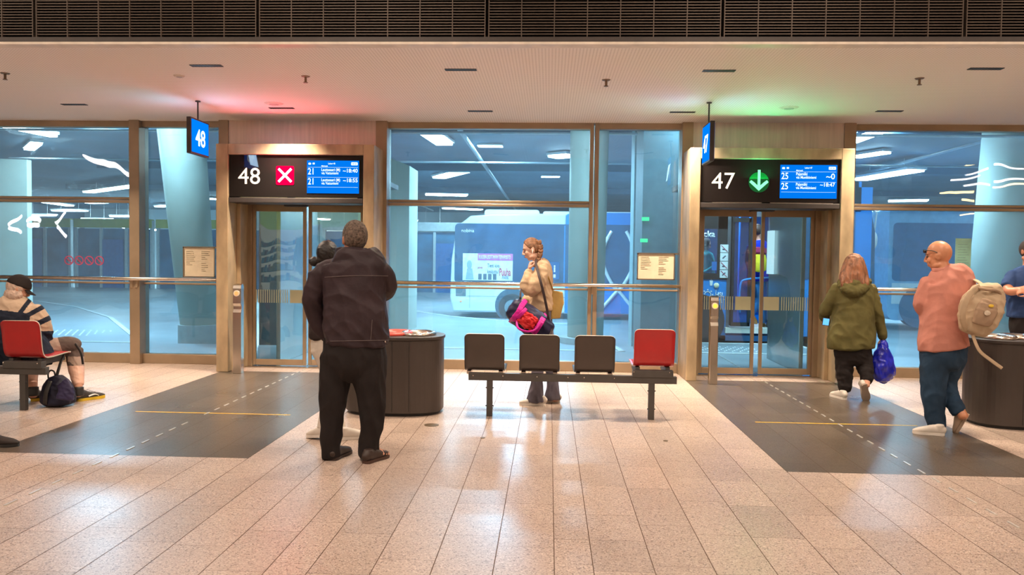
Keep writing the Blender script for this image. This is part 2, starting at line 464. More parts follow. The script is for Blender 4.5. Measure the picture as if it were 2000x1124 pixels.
# handrails
def rail(x0, x1, label, brk):
    t = thing('handrail', label, 'handrail', (x0, YW-0.12, 1.15), 'steel handrails along the glass')
    bm = BM(); tube(bm, [(x0, YW-0.12, 1.15), (x1, YW-0.12, 1.15)], 0.024, n=14)
    obj('rail', bm, M_STEEL, t, smooth=True)
    for bx in brk:
        obj('bracket', boxbm(((bx-0.02, YW-0.11, 1.03), (bx+0.02, YW+0.02, 1.17))), M_BRONZE, t, bevel=0.004)
rail(-7.9, -4.40, 'round steel handrail across the left window bay', (-5.60, -5.53, -4.42))
rail(-2.15, 1.78, 'round steel handrail across the middle window bay behind the bench', (-2.1, 0.57, 1.74))
rail(3.76, 7.4, 'round steel handrail across the right window bay', (3.80, 7.3))

# =================================================================== GATE PORTALS
YP = 9.85; YD = 10.40
def portal(n, xo0, xi0, xi1, xo1, zo, zi, zb, num):
    bm = BM()
    box(bm, (xo0, YP, 0), (xi0, YW+0.02, zo)); box(bm, (xi1, YP, 0), (xo1, YW+0.02, zo)); box(bm, (xi0, YP, zi), (xi1, YW+0.02, zo))
    struct('trim_%d' % n, bm, M_PORTAL, 'weathered bronze portal around gate %s' % num, bevel=0.008)
    # inner step of the reveal
    bm = BM()
    box(bm, (xi0, YP+0.28, 0), (xi0+0.05, YD+0.1, zb-0.03)); box(bm, (xi1-0.05, YP+0.28, 0), (xi1, YD+0.1, zb-0.03))
    struct('trim_%d' % n, bm, M_PORTAL, 'stepped reveal inside the portal of gate %s' % num, bevel=0.005)
portal(8, -4.21, -4.055, -2.337, -2.20, 2.885, 2.752, 2.20, '48')
portal(9, 1.706, 1.835, 3.525, 3.683, 2.872, 2.737, 2.20, '47')

def door(n, x0, xm0, xm1, x1, ztop, num, open_):
    root = struct_empty('door_%d' % n, 'sliding glass double door of gate %s' % num, (x0, YD, 0))
    bmh = boxbm(((x0-0.12, YD-0.06, ztop), (x1+0.10, YD+0.1, 2.9)))
    obj('header', bmh, M_DARK, root)
    obj('lintel_reflection', boxbm(((x0-0.06, YD-0.30, ztop+0.055), (x1+0.04, YD-0.07, ztop+0.065))), M_STEEL, root)  # no lamp: steel strip added to imitate the reflection on the lintel
    for s, (a, b, yo) in enumerate(((x0, xm0, 0.0), (xm1, x1, 0.03))):
        w = 0.045
        leaf = obj('door_leaf', boxbm(((a, YD+yo, 0.02), (a+w, YD+yo+0.035, ztop)), ((b-w, YD+yo, 0.02), (b, YD+yo+0.035, ztop)),
                   ((a+w, YD+yo, 0.02), (b-w, YD+yo+0.035, 0.10)), ((a+w, YD+yo, ztop-0.09), (b-w, YD+yo+0.035, ztop))), M_BRONZE, root, bevel=0.004)
        obj('door_glass', boxbm(((a+w, YD+yo+0.012, 0.10), (b-w, YD+yo+0.022, ztop-0.09))), M_DOORGLASS, leaf)
        # safety marking: vertical dashes and a solid field at mid height
        z0, z1 = 0.855, 1.03
        bm = BM()
        inner = b-w-0.005 if s == 0 else a+w+0.005
        solid = 0.17 if num == '48' else 0.20
        sg = -1 if s == 0 else 1
        xa, xb = sorted((inner, inner+sg*solid)); box(bm, (xa, YD+yo+0.008, z0), (xb, YD+yo+0.011, z1))
        q = 0.028
        while solid+q < (b-a)-2*w:
            xa, xb = sorted((inner+sg*(solid+q), inner+sg*(solid+q+0.012)))
            box(bm, (xa, YD+yo+0.008, z0), (xb, YD+yo+0.011, z1)); q += 0.030
        obj('safety_marking', bm, mat('pale yellow green film', (0.50, 0.50, 0.33), 0.6, 0, 0.02), leaf)
    obj('threshold', boxbm(((x0-0.1, YD-0.12, 0.0), (x1+0.1, YD+0.15, 0.012))), M_STEEL, root)
    xc = (xm0+xm1)/2 if num == '47' else xm0-0.10
    sn = obj('motion_sensor', boxbm(((xc-0.15, YD-0.16, ztop-0.03), (xc+0.15, YD-0.05, ztop+0.045))), M_BLACK, root, bevel=0.01)
    obj('sensor_lens', boxbm(((xc-0.02, YD-0.165, ztop-0.005), (xc+0.02, YD-0.158, ztop+0.012))), M_STEEL, sn)
    return root
door(1, -3.95, -3.225, -3.205, -2.46, 2.16, '48', False)
door(2, 1.955, 2.665, 2.735, 3.41, 2.155, '47', True)
frame_bar('trim_10', (-4.02, YD-0.02, 0), (-3.95, YD+0.08, 2.2), 'left door jamb of gate 48'); frame_bar('trim_10', (-2.46, YD-0.02, 0), (-2.40, YD+0.08, 2.2), 'right door jamb of gate 48')
frame_bar('trim_10', (1.88, YD-0.02, 0), (1.955, YD+0.08, 2.2), 'left door jamb of gate 47'); frame_bar('trim_10', (3.41, YD-0.02, 0), (3.48, YD+0.08, 2.2), 'right door jamb of gate 47')

# =================================================================== GATE DISPLAYS
M_NUM = mat('backlit warm white figures', (0.75, 0.70, 0.62), 0.5, 0, 0.0, emit=(1.0, 0.86, 0.74), estr=0.55)
M_SCR = emis('blue screen', (0.0, 0.19, 0.86), 1.0)
M_SCRTXT = emis('screen white lettering', (0.75, 0.92, 1.0), 1.5)
M_RED = emis('red lamp', (1.0, 0.0, 0.05), 1.6); M_RW = emis('white lamp symbol', (1, 0.95, 0.95), 3.0)
M_GRN = emis('green lamp', (0.0, 0.62, 0.14), 1.2)
def gate_display(num, label, x0, x1, z0, z1, sx0, sx1, sz0, sz1, numx, numz, numh, symx, symz, rows):
    t = thing('gate_display', label, 'gate display', (x0, YP, z0))
    y = YP+0.03
    obj('black_panel', boxbm(((x0+0.004, y, z0), (x1-0.004, y+0.10, z1-0.004))), M_BLACKGLASS, t)
    obj('lower_beam', boxbm(((x0+0.004, y-0.02, z0-0.075), (x1-0.004, y+0.40, z0-0.012))), M_DARK, t, bevel=0.006)
    obj('reflection_strip', boxbm(((x0+0.15, y-0.004, z0-0.012), (x0+0.75, y+0.05, z0-0.004)), ((x0+0.85, y-0.004, z0-0.012), (x1-0.08, y+0.05, z0-0.004))), M_STEEL, t)  # added steel strips stand in for the ceiling's reflection on the bevel
    bm = BM(); wtext(bm, num, numx, y-0.001, numz, numh, bold=0.0); obj('gate_number', bm, M_NUM, t)
    if num == '48':
        bm = BM(); prism(bm, rrect(symx-0.115, symx+0.115, symz-0.125, symz+0.115, 0.02), y-0.004, y-0.001); obj('red_lamp_field', bm, M_RED, t)
        bm = BM()
        for s in (-1, 1):
            d = Vector((math.cos(PI/4*s), math.sin(PI/4*s)))*0.115; n = Vector((-d.y, d.x)).normalized()*0.0145
            c = Vector((symx, symz-0.003))
            prism(bm, [tuple(c+d*a+n*b) for a, b in ((-1, -1), (1, -1), (1, 1), (-1, 1))], y-0.008-0.001*s, y-0.005)
        obj('white_cross', bm, M_RW, t)
        area('red_lamp_light', (symx-x0, y-0.03-YP, symz-z0), (0.22, 0.22), 16.0, (1, 0.03, 0.10), (0, -0.75, 1.0), parent=t)
    else:
        bm = BM(); nn = 28
        prism(bm, [(symx+0.125*math.cos(2*PI*k/nn), symz-0.02+0.125*math.sin(2*PI*k/nn)) for k in range(nn)], y-0.004, y-0.001); obj('green_halo_disc', bm, mat('green halo glow', (0.0, 0.04, 0.01), 0.2, emit=(0.0, 0.5, 0.1), estr=0.16), t)  # faintly glowing disc added to imitate the soft halo around the arrow
        bm = BM()
        prism(bm, [(symx-0.016, symz+0.13), (symx+0.016, symz+0.13), (symx+0.016, symz-0.08), (symx-0.016, symz-0.08)], y-0.009, y-0.005)
        for s in (-1, 1):
            prism(bm, [(symx, symz-0.125), (symx+s*0.115, symz-0.02), (symx+s*0.095, symz+0.005), (symx+s*0.06, symz-0.02), (symx, symz-0.075)], y-0.010, y-0.006)
        obj('green_arrow', bm, emis('lit arrow', (0.22, 1.0, 0.45), 1.7), t)
        area('green_lamp_light', (symx-x0, y-0.03-YP, symz-z0), (0.22, 0.22), 11.0, (0.05, 1.0, 0.35), (0, -0.75, 1.0), parent=t)
    scr = obj('screen', boxbm(((sx0, y-0.006, sz0), (sx1, y-0.001, sz1))), M_SCR, t)
    w = sx1-sx0; h = sz1-sz0; ys = y-0.007
    bm = BM()
    for (tx, tz, th, s, al) in rows: wtext(bm, s, sx0+tx*w, ys, sz0+tz*h, th*h, align=al, narrow=0.80 if al == 'LEFT' else 1.0, bold=0.01, depth=0.001)
    for lz in (0.79, 0.485, 0.185): box(bm, (sx0+0.02*w, ys-0.001, sz0+lz*h), (sx1-0.02*w, ys, sz0+(lz+0.006)*h))
    for kx in (0.03, 0.05): prism(bm, rrect(sx0+kx*w, sx0+(kx+0.03)*w, sz0+0.87*h, sz0+0.93*h, 0.008), ys-0.001, ys)
    box(bm, (sx0+0.11*w, ys-0.001, sz0+0.88*h), (sx0+0.15*w, ys, sz0+0.93*h))
    obj('screen_lettering', bm, M_SCRTXT, scr)
    bm = BM(); prism(bm, rrect(sx0+0.85*w, sx0+0.975*w, sz0+0.86*h, sz0+0.95*h, 0.008), ys-0.001, ys)
    ck = obj('clock_field', bm, M_SCRTXT, scr)
    bm = BM(); wtext(bm, '18:36', sx0+0.865*w, ys-0.001, sz0+0.88*h, 0.05*h, bold=0.01, depth=0.001); obj('clock_figures', bm, M_SCR, scr)
R48 = [(0.02, 0.575, 0.19, '21', 'LEFT'), (0.02, 0.27, 0.19, '21', 'LEFT'),
       (0.28, 0.68, 0.085, 'Lauttasaari (M)', 'LEFT'), (0.28, 0.58, 0.08, 'via Vattuniemi', 'LEFT'), (0.28, 0.37, 0.085, 'Lauttasaari (M)', 'LEFT'), (0.28, 0.27, 0.08, 'via Vattuniemi', 'LEFT'),
       (0.975, 0.64, 0.115, '~18:40', 'RIGHT'), (0.975, 0.345, 0.115, '~18:55', 'RIGHT'), (0.41, 0.885, 0.05, 'Laituri 48', 'LEFT'), (0.28, 0.815, 0.04, 'Määränpää', 'LEFT')]
R47 = [(0.02, 0.575, 0.19, '25', 'LEFT'), (0.02, 0.27, 0.19, '25', 'LEFT'),
       (0.28, 0.69, 0.085, 'Pajamäki', 'LEFT'), (0.28, 0.59, 0.08, 'via Munkkiniemi', 'LEFT'), (0.28, 0.38, 0.085, 'Pajamäki', 'LEFT'), (0.28, 0.28, 0.08, 'via Munkkiniemi', 'LEFT'),
       (0.96, 0.58, 0.17, '~0', 'RIGHT'), (0.965, 0.36, 0.11, '~18:47', 'RIGHT'), (0.43, 0.89, 0.05, 'Laituri 47', 'LEFT'), (0.28, 0.815, 0.04, 'Määränpää', 'LEFT')]
gate_display('48', 'black gate display with number 48, red cross lamp and blue timetable screen', -4.055, -2.337, 2.225, 2.752, -3.055, -2.395, 2.275, 2.685, -3.935, 2.385, 0.205, -3.335, 2.500, R48)
gate_display('47', 'black gate display with number 47, green arrow lamp and blue timetable screen', 1.835, 3.525, 2.215, 2.737, 2.80, 3.482, 2.265, 2.672, 1.975, 2.375, 0.20, 2.545, 2.478, R47)

# hanging blade signs, perpendicular to the wall
def blade(num, label, x, y0, y1, z0, z1, face):
    t = thing('hanging_sign', label, 'hanging sign', (x, (y0+y1)/2, ZC))
    w = 0.025
    cs = obj('sign_case', boxbm(((x-w, y0, z0), (x+w, y1, z1))), M_DARK, t, bevel=0.004)
    for s in (-1, 1):
        xx = x+s*(w+0.001)
        f = obj('lit_face', boxbm((tuple(sorted((xx, xx+s*0.003)))[0:1]+(y0+0.02, z0+0.02), tuple(sorted((xx, xx+s*0.003)))[1:2]+(y1-0.02, z1-0.02))), emis('blade sign blue', (0.0, 0.20, 1.0), 1.1), t)
        bm = BM(); src = text_bm(num, 0.19, bold=0.01, narrow=0.95, align='CENTER')
        R_ = Matrix.Rotation(PI/2*s, 4, 'Z')
        add_bm(bm, src, Matrix.Translation((xx+s*0.0035, (y0+y1)/2, (z0+z1)/2-0.10)) @ R_)
        obj('figures', bm, emis('blade sign white', (0.9, 0.97, 1.0), 2.2), f)
    bm = BM(); tube(bm, [(x, (y0+y1)/2, z1), (x, (y0+y1)/2, ZC)], 0.009); obj('rod', bm, M_DARK, t)
    bm = BM(); cyl(bm, (x, (y0+y1)/2), 0.03, ZC-0.012, ZC, 16); obj('ceiling_rose', bm, M_DARK, t)
    for s in (-1, 1): area('sign_light', (s*0.05, 0, (z0+z1)/2-ZC), (0.3, 0.3), 3.2, (0.5, 0.75, 1.0), (s, 0, 0.2), parent=t)
blade('48', 'blue lit hanging sign with number 48 left of its gate', -4.10, 8.86, 9.34, 2.64, 3.05, 1)
blade('47', 'blue lit hanging sign with number 47 seen nearly edge on', 1.768, 8.86, 9.30, 2.59, 3.03, -1)

# =================================================================== CEILING FITTINGS
for (px, py) in ((403, 128), (900, 136), (1404, 138), (1925, 134), (145, 204), (550, 211), (938, 217), (1333, 219), (1737, 217)):
    c = G(px, py, ZC)
    near = py < 160
    t = thing('downlight', 'dark recessed slot downlight in the %s row of the low ceiling' % ('front' if near else 'window side'), 'downlight', (c.x, c.y, ZC), 'slot downlights in the low ceiling')
    obj('bezel', boxbm(((c.x-0.15, c.y-0.035, ZC-0.006), (c.x+0.15, c.y-0.028, ZC+0.001)), ((c.x-0.15, c.y+0.028, ZC-0.006), (c.x+0.15, c.y+0.035, ZC+0.001)), ((c.x-0.15, c.y-0.035, ZC-0.006), (c.x-0.143, c.y+0.035, ZC+0.001)), ((c.x+0.143, c.y-0.035, ZC-0.006), (c.x+0.15, c.y+0.035, ZC+0.001))), M_BLACK, t)
    obj('louvre', boxbm(((c.x-0.145, c.y-0.03, ZC-0.003), (c.x+0.145, c.y+0.03, ZC-0.001))), M_BLACK, t)
    area('downlight_light', (0, 0, -0.008), (0.27, 0.05), 40 if near else 52, (1.0, 0.82, 0.62), spread=math.radians(125 if near else 100), parent=t)
for i, (px, py) in enumerate(((597, 153), (1184, 160), (1796, 157), (10, 147))):
    c = G(px, py-4, ZC)
    t = thing('sprinkler', 'small brass ceiling sprinkler', 'sprinkler', (c.x, c.y, ZC), 'ceiling sprinklers')
    t['label'] = ('brass ceiling sprinkler left of the front centre slot downlight', 'brass ceiling sprinkler at the middle of the ceiling', 'brass ceiling sprinkler at the right of the ceiling', 'brass ceiling sprinkler at the far left edge')[i]
    brass = mat('dull brass', (0.22, 0.15, 0.10), 0.4, 0.8)
    bm = BM(); cyl(bm, (c.x, c.y), 0.035, ZC-0.008, ZC, 16, 0.045); obj('escutcheon', bm, brass, t, smooth=False)
    bm = BM(); cyl(bm, (c.x, c.y), 0.012, ZC-0.06, ZC-0.008, 10); obj('nozzle', bm, brass, t)
    bm = BM(); cyl(bm, (c.x, c.y), 0.022, ZC-0.066, ZC-0.060, 12); obj('deflector', bm, brass, t)
for i, (px, py, r) in enumerate(((350, 148, 0.055), (535, 202, 0.11), (1541, 210, 0.11))):
    c = G(px, py, ZC); bm = BM(); cyl(bm, (c.x, c.y), r*0.75, ZC-0.014, ZC, 24, r)
    t = thing('ceiling_disc', ('small white round detector on the ceiling', 'white round ceiling loudspeaker in the red glow', 'white round ceiling loudspeaker in the green glow')[i], 'detector' if i == 0 else 'loudspeaker', (c.x, c.y, ZC))
    t.name = 'smoke_detector' if i == 0 else 'ceiling_speaker'
    obj('housing', bm, mat('cream enamel', (0.7, 0.62, 0.55), 0.5), t)
    bm = BM(); cyl(bm, (c.x, c.y), r*0.5, ZC-0.017, ZC-0.013, 24); obj('grille', bm, mat('grille grey', (0.45, 0.4, 0.37), 0.6), t)

# =================================================================== FLOOR MARKS
for (xa, xb, y, w, lab) in ((-3.88, -2.40, 7.27, 0.012, 'thin yellow tape line on the left dark floor'), (1.93, 3.40, 7.41, 0.012, 'thin yellow tape line on the right dark floor')):
    tag(obj('floor_tape', boxbm(((xa, y-w, 0.0), (xb, y+w, 0.0015))), M_YELLOW), lab, 'tape')
M_STRIP = mat('guide strip steel', (0.70, 0.67, 0.62), 0.35, 0.6)
def guide(x, y):
    bm = BM(); prism(bm, rrect(x-0.0075, x+0.0075, y-0.058, y+0.058, 0.008, 3), 0.0, 0.005, 'z'); return bm
for (X, y0, n, skip, lab, grp, ends) in ((-3.183, 3.85, 29, (14,), 'steel guide strip in the left dashed line on the floor', 'guide strips to gate 48', 0), (2.683, 3.73, 29, (), 'steel guide strip in the right dashed line on the floor', 'guide strips to gate 47', 0)):
    first = tag(obj('guide_strip', guide(X, y0), M_STRIP, bevel=0), lab, 'guide strip', grp)
    for k in range(1, n):
        if k in skip: continue
        c = first.copy(); COL.objects.link(c); c.location.y += 0.226*k
c = first.copy(); 
bpy.data.objects.remove(c)
for (px, py, lab) in ((843, 831, 'round brass floor cap beside the dark bin'), (943, 856, 'small steel floor stud left of the bench'), (1300, 862, 'small dark floor stud right of the bench')):
    c = G(px, py); r = 0.065 if px == 843 else 0.02; bm = BM(); cyl(bm, (c.x, c.y), r, 0.0, 0.003, 24)
    tag(obj('drain_cover' if px == 843 else 'survey_marker', bm, mat('dull bronze cap', (0.22, 0.16, 0.10), 0.4, 0.7)), lab, 'drain cover' if px == 843 else 'floor marker')

# button posts
def button_post(x, y, w, h, label, col, colname):
    t = thing('button_post', label, 'button post', (x, y, 0))
    d = 0.10
    bm = BM()
    prism(bm, [(y, 0), (y+d, 0), (y+d, h-0.03), (y+d-0.03, h), (y+0.01, h-0.02), (y, h-0.06), (y, h-0.25), (y+0.02, h-0.28), (y+0.02, h-0.32), (y, h-0.36)], x-w/2, x+w/2, 'x')
    obj('post_body', bm, M_STEEL, t, bevel=0.006)
    bm = BM(); n = 24
    prism(bm, [(x+0.038*math.cos(2*PI*k/n), h-0.12+0.038*math.sin(2*PI*k/n)) for k in range(n)], y-0.012, y+0.002); rg = obj('button_ring', bm, mat('cream plastic', (0.75, 0.68, 0.55), 0.4), t)
    bm = BM(); prism(bm, [(x+0.024*math.cos(2*PI*k/n), h-0.12+0.024*math.sin(2*PI*k/n)) for k in range(n)], y-0.018, y-0.010); obj('button', bm, emis(colname, col, 2.0), rg)
    for k in (0.08, 0.10):
        bm = BM(); cyl(bm, (x, y-0.001), 0.006, k, k+0.008, 8); obj('screw', bm, M_STEEL, t)
c = G(457, 733); button_post(c.x, 9.70, 0.105, 1.13, 'steel button post with orange lit ring left of gate 48', (1.0, 0.25, 0.08), 'orange button glow')
c = G(1388, 748); button_post(c.x, 9.60, 0.095, 1.07, 'steel button post with yellow button left of gate 47', (1.0, 0.60, 0.05), 'yellow button glow')
t = thing('steel_post', 'low steel panel post at the right of gate 47', 'post', (3.60, 9.72, 0))
obj('post_body', boxbm(((3.51, 9.70, 0), (3.625, 9.84, 1.12))), M_STEEL, t, bevel=0.006)
bm = BM(); cyl(bm, (3.60, 9.699), 0.007, 0.10, 0.112, 8); obj('screw', bm, M_DARK, t)

# =================================================================== NOTICES
def paper_mat():
    return mat('printed timetable paper', (0.72, 0.62, 0.45), 0.8, 0, 0.03)
def board(x0, x1, z0, z1, label, rail_to):
    t = thing('notice_board', label, 'notice board', (x0, YW-0.03, z0))
    y = YW-0.03
    obj('frame', boxbm(((x0, y, z1-0.012), (rail_to, y+0.03, z1+0.008)), ((x0, y, z0-0.008), (x1, y+0.03, z0+0.008)), ((x0, y, z0), (x0+0.014, y+0.03, z1)), ((x1-0.014, y, z0), (x1, y+0.03, z1))), M_STEEL, t)
    pp = obj('paper', boxbm(((x0+0.014, y+0.012, z0+0.008), (x1-0.014, y+0.02, z1-0.012))), paper_mat(), t)
    rr = random.Random(5)
    w = x1-x0
    for cx, ct in ((0.08, 0.85), (0.55, 0.85), (0.55, 0.45)):
        bm = BM()
        for k in range(5 if cx > 0.5 else 8):
            zz = z0+(z1-z0)*(ct-0.065*k); ln = w*rr.uniform(0.12, 0.30)
            box(bm, (x0+w*cx+0.01, y+0.009, zz), (x0+w*cx+ln, y+0.0118, zz+0.006))
        obj('printed_column', bm, mat('faded print', (0.33, 0.27, 0.18), 0.8), pp)
board(-4.93, -4.49, 1.185, 1.585, 'framed timetable sheet on the narrow window beside the red cross gate', -4.44)
board(1.15, 1.64, 1.235, 1.575, 'framed timetable sheet on the narrow window beside the green arrow gate', 1.75)
bm = boxbm(((5.25, GY-0.012, 1.43), (5.45, GY-0.007, 1.82))); gn = tag(obj('paper_notice', bm, mat('mint paper', (0.45, 0.85, 0.72), 0.7, emit=None)), 'mint green paper notice stuck on the right window', 'notice')
bm = BM()
for k in range(8): box(bm, (5.28, GY-0.0145, 1.50+k*0.034), (5.42-0.02*(k % 3), GY-0.0122, 1.506+k*0.034))
obj('printed_lines', bm, mat('grey print', (0.3, 0.6, 0.55), 0.8), gn)
# prohibition stickers
red_s = mat('sticker red', (0.45, 0.06, 0.12), 0.5, 0, 0.02); dk = mat('sticker ink', (0.08, 0.10, 0.14), 0.6)
names = ('cigarette', 'dog', 'skate', 'bottle')
for k in range(4):
    cx = -6.555+0.142*k; cz = 1.385
    t = thing('prohibition_sticker', 'round red prohibition sticker on the left window, %s in its row of four' % ('first', 'second', 'third', 'last')[k], 'sticker', (cx, GY-0.01, cz))
    bm = BM(); n = 28
    o1 = [(cx+0.064*math.cos(2*PI*i/n), cz+0.064*math.sin(2*PI*i/n)) for i in range(n)]; i1 = [(cx+0.050*math.cos(2*PI*i/n), cz+0.050*math.sin(2*PI*i/n)) for i in range(n)]
    for i in range(n): prism(bm, [o1[i], o1[(i+1) % n], i1[(i+1) % n], i1[i]], GY-0.011, GY-0.008)
    a = math.radians(-45); d = Vector((math.cos(a), math.sin(a)))*0.052; nn = Vector((-d.y, d.x)).normalized()*0.006
    c2 = Vector((cx, cz)); prism(bm, [tuple(c2+d*p+nn*q) for p, q in ((-1, -1), (1, -1), (1, 1), (-1, 1))], GY-0.013, GY-0.0115)
    obj('red_ring', bm, red_s, t)
    bm = BM()
    if k == 0: prism(bm, [(cx-0.035, cz-0.008), (cx+0.035, cz-0.002), (cx+0.035, cz+0.008), (cx-0.035, cz+0.002)], GY-0.010, GY-0.0075)
    if k == 1: prism(bm, [(cx-0.03, cz-0.025), (cx+0.03, cz-0.025), (cx+0.025, cz+0.005), (cx+0.005, cz+0.03), (cx-0.01, cz+0.01), (cx-0.03, cz)], GY-0.010, GY-0.0075)
    if k == 2: prism(bm, [(cx-0.035, cz-0.02), (cx+0.035, cz-0.02), (cx+0.03, cz-0.008), (cx+0.005, cz-0.006), (cx+0.015, cz+0.03), (cx-0.005, cz+0.03), (cx-0.01, cz-0.008), (cx-0.035, cz-0.01)], GY-0.010, GY-0.0075)
    if k == 3: prism(bm, [(cx-0.014, cz-0.035), (cx+0.014, cz-0.035), (cx+0.014, cz+0.005), (cx+0.005, cz+0.018), (cx+0.005, cz+0.035), (cx-0.005, cz+0.035), (cx-0.005, cz+0.018), (cx-0.014, cz+0.005)], GY-0.010, GY-0.0075)
    obj('black_symbol', bm, dk, t)

# =================================================================== BENCH
M_SHELLB = mat('dark brown seat shell', (0.050, 0.036, 0.030), 0.32, 0, 0.05, 5, coat=0.2)
M_SHELLR = mat('red seat shell', (0.42, 0.012, 0.015), 0.30, 0, 0.05, 5, coat=0.2)
M_SHELLE = mat('pale shell edge', (0.55, 0.50, 0.42), 0.5)
M_FRAME = mat('charcoal powder coat', (0.075, 0.068, 0.064), 0.5, 0.2, 0.05)
def seat_shell(bm, xc, z0, lift):
    """bent plywood shell seen from behind: back rises at y = by, seat goes away from the camera"""
    w0, w1 = 0.190, 0.180
    by = 7.40
    prof = [(by+0.46, z0+0.025), (by+0.40, z0+0.045), (by+0.15, z0+0.03), (by+0.06, z0+0.035), (by+0.015, z0+0.075), (by-0.005, z0+0.16), (by-0.02, z0+0.28), (by-0.045, z0+0.385)]
    prof = [p for p in catmull([(a, b) for a, b in prof], 3)]
    def dens(a, b): return [(a[0]+(b[0]-a[0])*k/7, a[1]+(b[1]-a[1])*k/7) for k in range(7)]
    prof = dens(prof[0], prof[1])+dens(prof[1], prof[2])+prof[2:-3]+dens(prof[-3], prof[-2])+dens(prof[-2], prof[-1])+[prof[-1]]
    th = 0.012
    rows = []
    n = len(prof); m = 10
    L_ = [0]
    for i in range(1, n): L_.append(L_[-1]+math.hypot(prof[i][0]-prof[i-1][0], prof[i][1]-prof[i-1][1]))
    tot = L_[-1]
    for i in range(n):
        t = L_[i]/tot
        a = prof[max(0, i-1)]; b = prof[min(n-1, i+1)]
        d = Vector((b[0]-a[0], b[1]-a[1])).normalized(); nn = Vector((-d.y, d.x))
        w = 0.188 if t > 0.45 else 0.195
        e = tot-L_[i]
        if e < 0.045: w -= 0.045-math.sqrt(max(0, 0.045**2-(0.045-e)**2))
        if L_[i] < 0.045: w -= 0.045-math.sqrt(max(0, 0.045**2-(0.045-L_[i])**2))
        row = []
        for s in (-1, 1):
            for k in range(m+1):
                u = -1+2*k/m
                row.append(bm.verts.new((xc+u*w, prof[i][0]+nn.x*th/2*s, prof[i][1]+nn.y*th/2*s)))
        rows.append(row)
    M_ = m+1
    for i in range(n-1):
        for s in (0, 1):
            for k in range(m):
                q = [rows[i][s*M_+k], rows[i][s*M_+k+1], rows[i+1][s*M_+k+1], rows[i+1][s*M_+k]]
                f = bm.faces.new(q); f.material_index = 0; f.smooth = True
        for k in (0, m):
            f = bm.faces.new((rows[i][k], rows[i+1][k], rows[i+1][M_+k], rows[i][M_+k])); f.material_index = 1
    for i in (0, n-1):
        for k in range(m):
            f = bm.faces.new((rows[i][k], rows[i][k+1], rows[i][M_+k+1], rows[i][M_+k])); f.material_index = 1
def make_bench(label):
    t = thing('bench', label, 'bench', (0.217, 7.43, 0), 'beam benches with one red seat')
    xs_ = (-0.595, -0.08, 0.435); zb = 0.40
    obj('beam', boxbm(((-0.745, 7.40, zb-0.06), (1.20, 7.46, zb+0.01))), M_FRAME, t, bevel=0.004)
    obj('raised_bracket', boxbm(((0.79, 7.39, zb+0.0), (1.165, 7.47, zb+0.065))), M_FRAME, t, bevel=0.003)
    for x in (-0.545, 0.97):
        lg = obj('leg', boxbm(((x-0.028, 7.405, 0.0), (x+0.028, 7.455, zb-0.05))), M_FRAME, t, bevel=0.004)
        bm = BM()
        for zz in (0.10, 0.27): tube(bm, [(x-0.037, 7.42, zz), (x+0.037, 7.42, zz)], 0.006, n=8)
        obj('bolt', bm, M_FRAME, lg)
    for k, x in enumerate(xs_):
        bm = BM(); seat_shell(bm, x, zb+0.0, 0); s = obj('seat', bm, [M_SHELLB, M_SHELLE], t)
        obj('seat_bracket', boxbm(((x-0.17, 7.44, zb-0.005), (x-0.13, 7.80, zb+0.022)), ((x+0.13, 7.44, zb-0.005), (x+0.17, 7.80, zb+0.022))), M_STEEL, t)
    bm = BM(); seat_shell(bm, 0.985, zb+0.068, 0); s = obj('seat', bm, [M_SHELLR, M_SHELLE], t); s['label'] = 'raised red seat'
    obj('seat_bracket', boxbm(((0.82, 7.44, zb+0.03), (0.86, 7.80, zb+0.088)), ((1.10, 7.44, zb+0.03), (1.14, 7.80, zb+0.088))), M_FRAME, t)
    for x in (-0.70, -0.42, -0.10, 0.19, 0.34, 0.62, 0.80, 1.13):
        z = zb-0.015 if x < 0.7 else zb+0.05
        bm = BM(); ball(bm, (x, 7.398 if x < 0.7 else 7.388, z), (0.006, 0.004, 0.006), 8, 6)
        obj('screw', bm, M_STEEL, t)
    return t
bench = make_bench('beam bench with three dark brown seats and a raised red seat before the middle window')
b2 = copy_tree(bench)
b2.location.x -= 5.91; b2.location.y -= 0.20
b2['label'] = 'bench cut off by the left edge, its red seat under the man with the cap'

